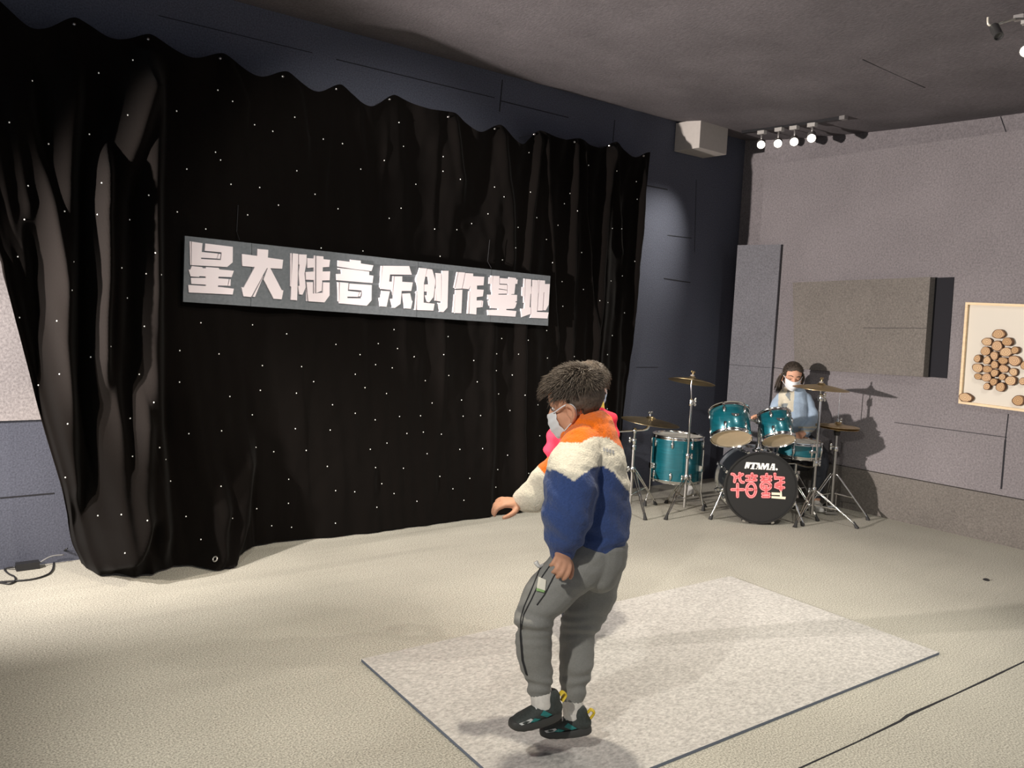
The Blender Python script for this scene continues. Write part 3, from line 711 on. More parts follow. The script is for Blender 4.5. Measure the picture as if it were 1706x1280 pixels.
# ---------------------------------------------------------------- drum kit
def drum(t, o, ax, r, h, shell, head_lo, head_hi, lugs, hoopm=CHROME, lug_rot=0., lug_len=.05, badge=None, lug_at=(.2, .8), hoop_h=.012):
    """o: centre of the bottom rim, ax: towards the top head; parts go under t"""
    e1, e2, ax = frame(ax, badge); o = V(o)
    MB().lathe([(r * .97, .0), (r, .004), (r, h - .004), (r * .97, h)], o, ax, 56).build('shell', shell, t, smooth=50)
    MB().lathe([(0, -.004), (r * .99, -.004), (r * 1.0, .002), (r * .98, .004), (0, .004)], o, ax, 48).build('bottom_head', head_lo, t, smooth=40)
    MB().lathe([(0, h + .004), (r * .99, h + .004), (r, h - .002), (r * .98, h - .004), (0, h - .004)], o, ax, 48).build('top_head', head_hi, t, smooth=40)
    for hh in (0, h):
        s = 1 if hh else -1
        MB().lathe([(r * 1.005, hh - .010 * s), (r * 1.05, hh - .010 * s), (r * 1.05, hh - .004 * s), (r * 1.028, hh), (r * 1.028, hh + hoop_h * s), (r * 1.055, hh + (hoop_h + .003) * s), (r * 1.02, hh + (hoop_h + .005) * s), (r * 1.005, hh + hoop_h * s)], o, ax, 56, close=True).build('hoop', hoopm, t, smooth=50)
    for i in range(lugs):
        a = 2 * PI * i / lugs + lug_rot; d = e1 * math.cos(a) + e2 * math.sin(a); tn = ax.cross(d)
        for f in lug_at:
            c = o + ax * h * f + d * (r + .006)
            m = MB(); m.ell(c, (.011, .012, lug_len / 2), d, ax, 12, 8)
            s = 1 if f > .5 else -1
            if len(lug_at) == 1: ss = (1, -1)
            else: ss = (s,)
            for s in ss:
                top = o + ax * (h + .008 if s > 0 else -.008) + d * (r * 1.035)
                m.cyl(c + d * .006, top, .0035, n=8); m.lathe([(0, -.004), (.008, -.004), (.008, .006), (.004, .010), (0, .010)], top, ax * s, 10)
            m.build('lug', CHROME, t, smooth=50)
    return e1, e2, ax
def wing(m, p, ax, s=1.0):
    e1, e2, ax = frame(ax); p = V(p)
    m.cyl(p, p + ax * .018 * s, .006 * s, n=8)
    for q in (1, -1): m.ell(p + ax * .02 * s + e1 * q * .011 * s, (.012 * s, .004 * s, .009 * s), e1, ax, 8, 6)
def cymbal(t, c, nrm, r, name='cymbal', bell=.024):
    prof = [(.004, bell), (r * .08, bell * .97), (r * .13, bell * .75), (r * .17, bell * .3), (r * .2, .006 + bell * .12), (r * .5, -.001), (r * .8, -.012), (r, -.022)]
    full = prof + [(a, b_ - .0018) for a, b_ in reversed(prof)]
    return MB().lathe(full, c, nrm, 64, close=True).build(name, BRASS, t, smooth=60)
def tripod(t, base, top_z, spread, angs, leg_r=.007, hub=.30, foot=True, brace_h=.12, double=True):
    base = V(base)
    for a in angs:
        d = V((math.cos(a), math.sin(a), 0)); sd = V((-d.y, d.x, 0)) * .009
        f = base + d * spread + V((0, 0, .022)); h = V((base.x, base.y, hub)) + d * .02
        m = MB()
        kn = h.lerp(f, .12) + V((0, 0, .006))
        for s in ((1, -1) if double else (0,)):
            m.tube([h + sd * s, kn + sd * s * 1.3, f + sd * s * .5], leg_r if not double else leg_r * .72, 8, sub=2)
        mid = h.lerp(f, .55); low = V((base.x, base.y, brace_h)) + d * .018
        m.tube([low, mid], leg_r * .7, 6)
        L = m.build('leg', CHROME, t, smooth=60)
        dn = (f - mid).normalized()
        MB().lathe([(0, -.02), (.008, -.02), (.010, 0), (.014, .022), (.017, .034), (.012, .038), (0, .038)], f - V((0, 0, .0)) - dn * .012, (dn + V((0, 0, -.6))).normalized(), 12).build('rubber_foot', RUBBER, L, smooth=50)
def collar(m, p, r): m.lathe([(0, -.02), (r, -.02), (r * 1.15, -.016), (r * 1.15, .016), (r, .02), (0, .02)], p, (0, 0, 1), 14)
def cyl_stand(label, base, topc, nrm, r, angs, spread, hub, joints, name='crash_cymbal', wing_dir=(1, 0, 0), pole_r=.0125):
    base = V(base); topc = V(topc)
    t = thing(name, V((base.x, base.y, 0)), label, 'cymbal')
    m = MB(); pts = [(base.x, base.y, .045), (base.x, base.y, joints[0])]
    m.cyl(pts[0], pts[1], pole_r, n=14); m.build('lower_pole', STEEL, t, smooth=50)
    m = MB(); m.cyl(V((base.x, base.y, joints[0])), V((base.x, base.y, joints[1])), pole_r * .8, n=14); m.build('upper_pole', CHROME, t, smooth=50)
    tip = topc + V(nrm).normalized() * .055; kn = V((base.x, base.y, joints[1] + .02))
    m = MB(); m.cyl(V((base.x, base.y, joints[1] - .01)), kn, pole_r * .6, n=12)
    m.tube([kn, topc - V(nrm).normalized() * .05, tip], .0055, 8); m.ell(kn, .016, n=12, m=8)
    wing(m, kn + V(wing_dir) * .012, wing_dir); m.build('tilter', CHROME, t, smooth=60)
    for z in joints[:2]:
        m = MB(); collar(m, (base.x, base.y, z), pole_r * 1.35); wing(m, V((base.x, base.y, z)) + V(wing_dir) * pole_r, wing_dir); m.build('clamp', CHROME, t, smooth=50)
    m = MB(); collar(m, (base.x, base.y, hub + .01), pole_r * 1.5); wing(m, V((base.x, base.y, hub)) - V(wing_dir) * pole_r, -V(wing_dir)); m.build('leg_collar', CHROME, t, smooth=50)
    tripod(t, V((base.x, base.y, 0)), 0, spread, angs, hub=hub)
    cymbal(t, topc, nrm, r)
    m = MB(); m.lathe([(0, .022), (.016, .022), (.016, .034), (0, .034)], topc, nrm, 14); m.build('felt_washer', mat('grey_felt_washer', (.25, .23, .22), 1), t)
    m = MB(); wing(m, topc + V(nrm).normalized() * .034, nrm, 1.1); m.build('wing_nut', BRASS, t, smooth=60)
    return t
def ang(v): return math.atan2(v.y, v.x)
TOC = V((-FW.x, -FW.y, 0)).normalized()     # horizontal, towards the audience
RGT = V((RT.x, RT.y, 0)).normalized()

# bass drum
bf = gz(1263, 875); bax = V((.655, .755, 0)).normalized(); R_ = .262
fc = V((bf.x, bf.y, R_ + .016)) ; L_ = .38
BD = thing('bass_drum', V((bf.x, bf.y, 0)) + bax * .2, 'big bass drum with black printed front head standing on the carpet', 'drum')
be1, be2, _ = frame(bax, (0, 0, 1))     # be1 up, be2 = ax x up
BR = -be2 if (-be2).dot(RGT) > 0 else be2
m = MB(); m.lathe([(R_ * .96, .02), (R_ * .985, .02), (R_ * .985, L_ - .02), (R_ * .96, L_ - .02)], fc, bax, 72, close=True); m.build('shell', DARKSH, BD, smooth=50)
for h0_, mt_, lab in ((0, mat('black_hoop', (.012, .012, .013), .25, coat=.6), None), (L_ - .035, CHROME, 'silver rear hoop')):
    o = MB().lathe([(R_ * .985, h0_), (R_ * 1.03, h0_), (R_ * 1.03, h0_ + .036), (R_ * .985, h0_ + .036)], fc, bax, 72, close=True).build('hoop', mt_, BD, smooth=50); tag(o, lab)
MB().lathe([(0, .012), (R_ * .985, .012), (R_ * .985, .020), (0, .020)], fc, bax, 64).build('front_head', BHEAD, BD, smooth=40)
MB().lathe([(0, L_ - .02), (R_ * .98, L_ - .02), (R_ * .98, L_ - .012), (0, L_ - .012)], fc, bax, 64).build('batter_head', DHEADT, BD, smooth=40)
for i in range(8):
    a = PI / 8 + i * PI / 4; d = be1 * math.cos(a) + BR * math.sin(a)
    for f0, f1, cc in ((.02, .11, .12), (L_ - .02, L_ - .11, L_ - .12)):
        m = MB(); c = fc + d * (R_ + .004) + bax * cc; m.ell(c, (.012, .012, .03), d, bax, 12, 8)
        q = fc + d * (R_ * 1.035 + .004) + bax * (f0 if f0 < .1 else f0)
        m.cyl(c + d * .008, q, .004, n=8); m.box(q, .022, .016, .03, d.cross(bax), d, bax)
        m.build('claw', CHROME, BD, smooth=50)
# spurs
for s, px, py in ((-1, 1183, 866), (1, 1338, 877)):
    ft = gz(px, py); st = fc + BR * s * R_ * .97 - V((0, 0, R_ * .18)) + bax * .10
    m = MB(); m.tube([st, st.lerp(ft, .5), ft + V((0, 0, .02))], [.010, .009, .007], 10); m.ell(st, (.022, .022, .022), n=10, m=6); m.cyl(st.lerp(ft, .4), st.lerp(ft, .52), .014, n=10)
    sp_ = m.build('spur', CHROME, BD, smooth=50)
    MB().lathe([(0, 0), (.012, 0), (.016, .012), (.010, .04), (0, .04)], ft, (st - ft), 12).build('rubber_foot', RUBBER, sp_, smooth=50)
# printed front: white lettering and rounded coral characters
FN = -bax; head_o = fc + FN * (-.0115)
def hp(px, py, off=0.0):
    d = ray(px, py); t_ = ((fc + bax * (.012 - off)) - EYE).dot(bax) / d.dot(bax); return EYE + d * t_
def ZD(x, y): return (1230 + x / 17.07, 765 + y / 17.07)
def Z2(x, y): return (1190 + x / 9.85, 750 + y / 9.85)
m = MB()
for poly in ([(225, 88), (318, 90), (262, 150), (296, 268), (262, 262), (240, 200), (228, 272), (172, 270)], [(330, 92), (350, 92), (300, 262), (262, 158)],
             [(352, 98), (545, 104), (532, 160), (508, 160), (505, 140), (475, 140), (438, 260), (462, 265), (455, 292), (340, 284), (346, 258), (372, 258), (408, 138), (380, 138), (362, 158), (340, 152)],
             [(548, 108), (612, 112), (648, 296), (560, 292), (566, 268), (582, 268), (578, 245), (528, 243), (516, 262), (540, 266), (532, 290), (470, 286), (520, 250)],
             [(672, 116), (735, 120), (748, 205), (805, 122), (880, 128), (862, 282), (888, 286), (880, 312), (790, 306), (795, 282), (812, 280), (825, 190), (745, 302), (712, 300), (690, 185), (668, 270), (690, 275), (684, 300), (610, 294), (616, 268), (636, 266), (662, 140)],
             [(960, 128), (1040, 134), (1040, 325), (948, 318), (954, 292), (980, 292), (980, 268), (930, 264), (912, 286), (936, 290), (928, 316), (850, 308), (905, 262)]):
    m.prism([hp(*ZD(x, y), .001) for x, y in poly], FN * .0015)
pd = [(1090 + 32 * math.cos(k * PI / 8), 292 + 32 * math.sin(k * PI / 8)) for k in range(16)]
m.prism([hp(*ZD(x, y), .001) for x, y in pd], FN * .0015)
tag(m.build('white_lettering', WHITEP, BD), 'white slanted lettering')
m = MB()
for poly in ([(550, 168), (566, 216), (538, 216)], [(968, 188), (978, 236), (944, 234)]):
    m.prism([hp(*ZD(x, y), .0026) for x, y in poly], FN * .0006)
m.build('letter_counter', BHEAD, BD)
def arc(cx, cy, rx, ry, a0, a1, n=14): return [(cx + rx * math.cos(math.radians(a0 + (a1 - a0) * k / n)), cy + ry * math.sin(math.radians(a0 + (a1 - a0) * k / n))) for k in range(n + 1)]
CH = [
    # 华
    [[(290, 395), (318, 402), (340, 425), (342, 460), (332, 520)], [(418, 385), (415, 450), (425, 500), (450, 528), (478, 530)], [(368, 450), (420, 430), (465, 400)], [(290, 650), (480, 650)], [(382, 560), (382, 765)]],
    # 音
    [[(620, 392), (622, 425)], [(530, 430), (692, 428)], [(575, 450), (580, 470)], [(655, 455), (650, 480)], [(530, 498), (685, 492)], arc(605, 655, 75, 112, 0, 360, 30), [(545, 648), (620, 648)]],
    # 童
    [[(860, 398), (858, 435)], [(775, 442), (932, 440)], [(805, 465), (808, 480)], [(905, 465), (900, 480)], [(775, 498), (925, 496)], arc(845, 590, 80, 62, 0, 360, 28), [(800, 590), (850, 590), (850, 690)], [(795, 718), (900, 718)], [(795, 765), (900, 765)]],
    # 年
    [[(995, 395), (1000, 460), (1135, 462)], [(1090, 470), (1092, 655)], [(1140, 530), (1060, 540), (1010, 565), (1005, 600), (1060, 622), (1140, 618)], [(1040, 580), (1080, 575)]],
]
def ribbon(m, path, wpx, off, closed=False):
    P = [hp(*Z2(x, y), off) for x, y in path]; k = .5 * 5.95 / FPX / 9.85 * wpx
    m.tube([p for p in P], [(k, .0012)] * len(P), 10, ref=None, closed=closed) if False else None
    nn = FN; out = []
    vsL = []; vsR = []
    for i, p in enumerate(P):
        t_ = (P[min(i + 1, len(P) - 1)] - P[max(i - 1, 0)]).normalized(); n_ = t_.cross(nn).normalized() * k
        if 0 < i < len(P) - 1:
            t1 = (P[i] - P[i - 1]).normalized(); t2 = (P[i + 1] - P[i]).normalized(); cs = max(.55, math.sqrt(max(0, (1 + t1.dot(t2)) / 2))); n_ = n_ / cs
        vsL.append(p + n_); vsR.append(p - n_)
    for i in range(len(P) - 1):
        m.prism([vsL[i], vsL[i + 1], vsR[i + 1], vsR[i]], nn * .0008)
    e1, e2, _ = frame(nn)
    for p in (P[0], P[-1]):
        m.prism([p + (e1 * math.cos(k2 * PI / 7) + e2 * math.sin(k2 * PI / 7)) * k for k2 in range(14)], nn * .0008)
for chr_ in CH:
    m = MB()
    for wpx, off, mi in ((56, .0010, 0), (46, .0022, 1), (25, .0034, 2)):
        m.m = mi
        for path in chr_: ribbon(m, path, wpx, off)
    m.build('red_character', [REDP, PINKP, CORP], BD)
m = MB()
for poly in ([(940, 695), (1075, 700), (1080, 740), (940, 735)], [(940, 755), (1172, 768), (1165, 808), (938, 790)], [(1085, 675), (1105, 680), (1112, 765), (1075, 762)]):
    m.prism([hp(*Z2(x, y), .001) for x, y in poly], FN * .002)
tag(m.build('cream_mark', CREAMP, BD), 'cream coloured mark below the last character')
# tom holder on top of the bass drum
tpb = min((fc + bax * (.05 + .01 * k) + V((0, 0, R_)) for k in range(30)), key=lambda q: abs(proj(q)[0] - 1263)); post = dep(1263, 702, (tpb - EYE).dot(FW)); post = V((tpb.x, tpb.y, zat(tpb, 702)))
m = MB(); m.lathe([(0, 0), (.045, 0), (.045, .006), (.026, .014), (.02, .05), (0, .05)], tpb - V((0, 0, .004)), (0, 0, 1), 20); m.cyl(tpb, post, .0125, n=14)
for s in (-1, 1):
    q = post + BR * s * .03; m.cyl(post, q, .012, n=10); m.ell(q, .018, n=12, m=8); m.cyl(q, q + BR * s * .07 + V((0, 0, .01)), .008, n=10)
    wing(m, q - bax * .012, -bax)
m.box(post, .05, .04, .045, BR, bax, V((0, 0, 1))); m.build('tom_holder', CHROME, BD, smooth=50)

# toms: tilted towards the drummer
def tom(label, px, py, D, r, h, tilt, side, lug_rot):
    o = dep(px, py, D); ax = (V((0, 0, 1)) * math.cos(tilt) - TOC * math.sin(tilt) + RGT * side).normalized()
    t = thing('tom_drum', o, label, 'drum', None)
    e1, e2, ax = drum(t, o, ax, r, h, TEAL, DHEAD, DHEADT, 6, lug_rot=lug_rot, badge=TOC)
    c = o + ax * h * .55 + e1 * (r + .001)
    m = MB(); m.prism([c + e2 * a_ * .03 + ax * b_ * .012 for a_, b_ in ((-1, 1), (1, 1), (.8, -.4), (.3, -1), (-.3, -1), (-.8, -.4))], e1 * .002); m.m = 1; m.lathe([(0, 0), (.007, 0), (.006, .004), (0, .005)], c + e1 * .002, e1, 12)
    m.build('badge', [BLACKP, CHROME], t)
    return t
tom('larger teal tom drum tilted above the bass drum on the left', 1218, 729, 5.93, .143, .205, math.radians(34), .02, PI / 6)
tom('smaller teal tom drum tilted in front of the girl', 1297, 732, 5.93, .116, .19, math.radians(33), -.05, PI / 6)

# floor tom
fo = gz(1122, 842); fz0 = zat(fo, 797); fz1 = zat(fo, 727)
FT = thing('floor_tom', V((fo.x, fo.y, 0)), 'deep teal floor tom standing on three chrome legs', 'drum')
drum(FT, V((fo.x, fo.y, fz0)), (0, 0, 1), .198, fz1 - fz0, TEAL, DHEAD, DHEADT, 8, lug_rot=PI / 8, badge=TOC, lug_at=(.14, .86), lug_len=.06)
for a in (-1.75, .95, 2.9):
    d = (RGT * math.sin(a) + TOC * math.cos(a)); d2 = (RGT * math.sin(a) * 1.0 + TOC * math.cos(a))
    if a == .95: d = (RGT * .80 + TOC * .6).normalized()
    if a == -1.75: d = (-RGT * .95 + TOC * .3).normalized()
    p = V((fo.x, fo.y, 0)) + d * .225
    m = MB(); m.tube([p + V((0, 0, fz0 + .26)), p + V((0, 0, .14)), p + d * .03 + V((0, 0, .025))], .0065, 8); br = p + V((0, 0, fz0 + .11)) - d * .008
    m.box(br, .035, .03, .045, d, V((0, 0, 1)).cross(d)); wing(m, br + V((0, 0, 1)).cross(d) * .016, V((0, 0, 1)).cross(d)); lg = m.build('leg', CHROME, FT, smooth=50)
    MB().lathe([(0, 0), (.015, 0), (.013, .03), (.009, .045), (0, .045)], p + d * .03, (0, 0, 1), 12).build('rubber_foot', RUBBER, lg, smooth=50)

# cymbal stands
def away(*px): return [gz(x, y) for x, y in px]
b1 = gz(1140, 845, .045); b1.z = 0
f1, f2, f3 = away((1110, 866), (1186, 842), (1116, 842))
tz = zat(b1, 640); tc_ = dep(1153, 632, (V((b1.x, b1.y, tz)) - EYE).dot(FW))
cyl_stand('tall crash cymbal on a tripod stand between floor tom and bass drum', b1, tc_, V((0, 0, 1)) - TOC * .16 + RGT * .13 - V((0, 0, 0)), .178, [ang(f - b1) for f in (f1, f2, f3)], .31, zat(b1, 797), (zat(b1, 760), zat(b1, 672)), wing_dir=RGT)
b2 = gz(1352, 857, .045); b2.z = 0
f1, f2 = away((1318, 882), (1423, 880))
tc_ = dep(1368, 643, (V((b2.x, b2.y, 1.0)) - EYE).dot(FW) - .01)
cyl_stand('crash cymbal on a tripod stand right of the bass drum', b2, tc_, V((0, 0, 1)) + TOC * .02 + RGT * .03, .205, [ang(f1 - b2), ang(f2 - b2), ang((TOC * -1 + RGT * .25))], .33, zat(b2, 818), (zat(b2, 772), zat(b2, 664)), wing_dir=RGT)
# boom cymbal at far left of the kit
b3 = gz(1050, 840, .045); b3.z = 0
f1, f2 = away((1065, 860), (1099, 840))
zt = zat(b3, 718); t = thing('ride_cymbal', b3, 'ride cymbal on a boom stand at the left end of the drum kit', 'cymbal')
MB().cyl(b3 + V((0, 0, .045)), V((b3.x, b3.y, zat(b3, 745))), .0125, n=14).build('lower_pole', STEEL, t, smooth=50)
MB().cyl(V((b3.x, b3.y, zat(b3, 745))), V((b3.x, b3.y, zt)), .010, n=14).build('upper_pole', CHROME, t, smooth=50)
m = MB()
for y in (745, 735): collar(m, (b3.x, b3.y, zat(b3, y)), .016)
wing(m, V((b3.x, b3.y, zat(b3, 733))) - RGT * .012, -RGT); m.build('clamp', CHROME, t, smooth=50)
D3 = (V((b3.x, b3.y, zt)) - EYE).dot(FW)
pb0, pb1, pb2 = dep(1020, 720, D3), dep(1072, 717, D3), dep(1083, 707, D3)
m = MB(); m.tube([pb0, pb1], .007, 10); m.ell(V((b3.x, b3.y, zt)), (.018, .018, .026), n=12, m=8); m.tube([pb1, dep(1078, 715, D3), pb2, dep(1083.5, 688, D3)], [.009, .013, .008, .004], 10); m.build('boom_arm', CHROME, t, smooth=60)
cymbal(t, dep(1084, 699, D3), V((0, 0, 1)) + RGT * .10 + TOC * .02, .225)
m = MB(); wing(m, dep(1084, 692, D3), (0, 0, 1), 1.1); m.build('wing_nut', CHROME, t, smooth=60)
tripod(t, b3, 0, .31, [ang(f1 - b3), ang(f2 - b3), ang(-RGT + TOC * -.2)], hub=zat(b3, 782))
m = MB(); collar(m, (b3.x, b3.y, zat(b3, 782)), .019); wing(m, V((b3.x, b3.y, zat(b3, 782))) - RGT * .014, -RGT); m.build('leg_collar', CHROME, t, smooth=50)

# hi-hat
b4 = gz(1384, 850, .04); b4.z = 0
hz = zat(b4, 708); t = thing('hi_hat', b4, 'hi-hat cymbal pair on a pedal stand at the right of the kit', 'cymbal')
MB().cyl(b4 + V((0, 0, .04)), V((b4.x, b4.y, zat(b4, 748))), .0135, n=14).build('lower_pole', STEEL, t, smooth=50)
MB().cyl(V((b4.x, b4.y, zat(b4, 748))), V((b4.x, b4.y, hz - .03)), .0105, n=14).build('upper_pole', STEEL, t, smooth=50)
MB().cyl(V((b4.x, b4.y, hz - .05)), V((b4.x, b4.y, zat(b4, 650))), .0035, n=8).build('pull_rod', CHROME, t, smooth=50)
m = MB(); collar(m, (b4.x, b4.y, zat(b4, 748)), .018); wing(m, V((b4.x, b4.y, zat(b4, 745))) - RGT * .014, -RGT, 1.2); m.build('clamp', CHROME, t, smooth=50)
m = MB(); m.cyl(V((b4.x, b4.y, hz + .012)), V((b4.x, b4.y, hz + .045)), .009, n=10); wing(m, V((b4.x, b4.y, hz + .035)) + RGT * .006, RGT); m.build('clutch', CHROME, t, smooth=50)
cymbal(t, V((b4.x, b4.y, hz)) , V((0, 0, 1)) + RGT * .03 + TOC * .02, .165, 'top_cymbal')
cymbal(t, V((b4.x, b4.y, hz - .034)), V((0, 0, -1)) - RGT * .02, .165, 'bottom_cymbal')
m = MB(); m.lathe([(0, 0), (.02, 0), (.026, .03), (.02, .036), (0, .036)], V((b4.x, b4.y, hz - .085)), (0, 0, 1), 14); m.build('cymbal_seat', BLACKP, t, smooth=40)
tripod(t, b4, 0, .27, [ang(RGT + TOC * .5), ang(-RGT + TOC * .35), ang(-TOC + RGT * .2)], hub=zat(b4, 790), leg_r=.008, brace_h=zat(b4, 822))
pe = b4 - TOC * .16
m = MB(); m.box(b4 - TOC * .10 + V((0, 0, .045)), .07, .24, .008, RGT, (TOC * 1 + V((0, 0, .22))).normalized(), (V((0, 0, 1)) - TOC * .22).normalized()); m.build('foot_pedal', STEEL, t)
m = MB(); m.box(b4 + V((0, 0, .018)), .09, .03, .02, RGT, TOC); m.cyl(b4 + RGT * .035 + V((0, 0, .01)), b4 + RGT * .035 + V((0, 0, zat(b4, 822))), .004, n=6); m.cyl(b4 - RGT * .035 + V((0, 0, .01)), b4 - RGT * .035 + V((0, 0, zat(b4, 822))), .004, n=6); m.build('pedal_frame', STEEL, t, smooth=50)

# snare drum on its stand
so = dep(1327, 757, 6.36); SN = thing('snare_drum', so, 'shallow teal snare drum in front of the girl, under the smaller tom', 'drum')
drum(SN, so, V((0, 0, 1)) + TOC * .03 + RGT * .03, .172, .105, TEAL, DHEAD, DHEADT, 8, lug_rot=.3, badge=TOC, lug_at=(.5,), lug_len=.07)
q = so + V((0, 0, .05)) + TOC * .173 + RGT * .06
m = MB(); m.box(q + TOC * .004, .06, .008, .018, RGT, TOC); m.build('badge', CHROME, SN)
sb = V((so.x, so.y, 0)); t = thing('snare_stand', sb, 'low chrome tripod stand carrying the snare drum', 'stand')
zt = so.z - .055
MB().cyl(sb + V((0, 0, .06)), V((sb.x, sb.y, zt - .02)), .012, n=12).build('pole', CHROME, t, smooth=50)
for a in (.4, 2.5, 4.6):
    d = TOC * math.cos(a) + RGT * math.sin(a); p = V((sb.x, sb.y, zt - .02))
    m = MB(); m.tube([p, p + d * .12 + V((0, 0, -.004)), p + d * .19 + V((0, 0, .015)), p + d * .192 + V((0, 0, .055))], .006, 8, sub=2); m.cyl(p + d * .192 + V((0, 0, .018)), p + d * .192 + V((0, 0, .06)), .011, n=10); m.build('basket_arm', CHROME, t, smooth=60)
tripod(t, sb, 0, .22, [.5, 2.6, 4.7], hub=.24, brace_h=.09)
# bass pedal behind the bass drum
rc_ = fc + bax * (L_ + .03); t = thing('bass_pedal', V((rc_.x, rc_.y, 0)), 'kick pedal clamped behind the bass drum', 'pedal')
MB().box(V((rc_.x, rc_.y, .03)) + bax * .15, .09, .28, .01, BR, (bax + V((0, 0, .12))).normalized(), V((0, 0, 1))).build('footboard', STEEL, t)
m = MB(); pz = V((rc_.x, rc_.y, 0)) + bax * .03
for s in (-1, 1): m.box(pz + BR * s * .05 + V((0, 0, .13)), .015, .03, .26, BR, bax)
m.cyl(pz - BR * .06 + V((0, 0, .24)), pz + BR * .06 + V((0, 0, .24)), .007, n=8); m.build('pedal_frame', CHROME, t, smooth=50)
m = MB(); m.cyl(pz + V((0, 0, .24)), pz + bax * .05 + V((0, 0, .40)), .004, n=8); m.ell(pz + bax * .045 + V((0, 0, .40)), (.02, .02, .025), n=12, m=8); m.build('beater', BLACKP, t, smooth=60)
# white block by the wall behind the floor tom
p = gz(1150, 826); m = MB(); m.hexa([p + RGT * a_ + TOC * b_ for a_, b_ in ((-.024, .02), (.024, .02), (.024, -.02), (-.024, -.02))], [p + RGT * a_ + TOC * b_ + V((0, 0, .135)) for a_, b_ in ((-.015, .015), (.018, .015), (.018, -.015), (-.015, -.015))])
tag(m.build('white_block', mat('white_plastic', (.6, .6, .58), .5), loc=p), 'small white upright block on the floor behind the floor tom', 'block')
# ---------------------------------------------------------------- people
ZUP = V((0, 0, 1))
def fuse(mb, name, m, parent, voxel, iters=2, disp=None, color=None, loc=None, fac=.5):
    """join closed pieces into one continuous surface"""
    me = bpy.data.meshes.new('tmp'); me.from_pydata([tuple(p) for p in mb.v], [], mb.f); fix_normals(me)
    o = bpy.data.objects.new('tmp', me); COL.objects.link(o)
    r = o.modifiers.new('r', 'REMESH'); r.mode = 'VOXEL'; r.voxel_size = voxel; r.use_smooth_shade = True
    if iters:
        s = o.modifiers.new('s', 'SMOOTH'); s.factor = fac; s.iterations = iters
    dg = bpy.context.evaluated_depsgraph_get(); dg.update()
    ev = bpy.data.meshes.new_from_object(o.evaluated_get(dg), depsgraph=dg)
    bpy.data.objects.remove(o); bpy.data.meshes.remove(me)
    if disp:
        ns = [v.normal.copy() for v in ev.vertices]
        for v, n in zip(ev.vertices, ns): v.co += n * disp(v.co, n)
    if color:
        at = ev.color_attributes.new('tint', 'FLOAT_COLOR', 'POINT')
        for i, v in enumerate(ev.vertices): at.data[i].color = (*color(v.co), 1)
    ev.name = name
    ob = bpy.data.objects.new(name, ev); COL.objects.link(ob)
    if parent is not None: ob.parent = parent; org = ORG[parent.name]
    else: org = V(loc); ob.location = org
    ORG[ob.name] = org
    ev.transform(Matrix.Translation(-org))
    ev.materials.clear(); ev.materials.append(m); shade(ev, 180)
    ob['_bvh'] = 0; del ob['_bvh']
    return ob
def tree_of(ob):
    me = ob.data; g = ORG[ob.name]
    return BVHTree.FromPolygons([tuple(v.co + g) for v in me.vertices], [tuple(p.vertices) for p in me.polygons])
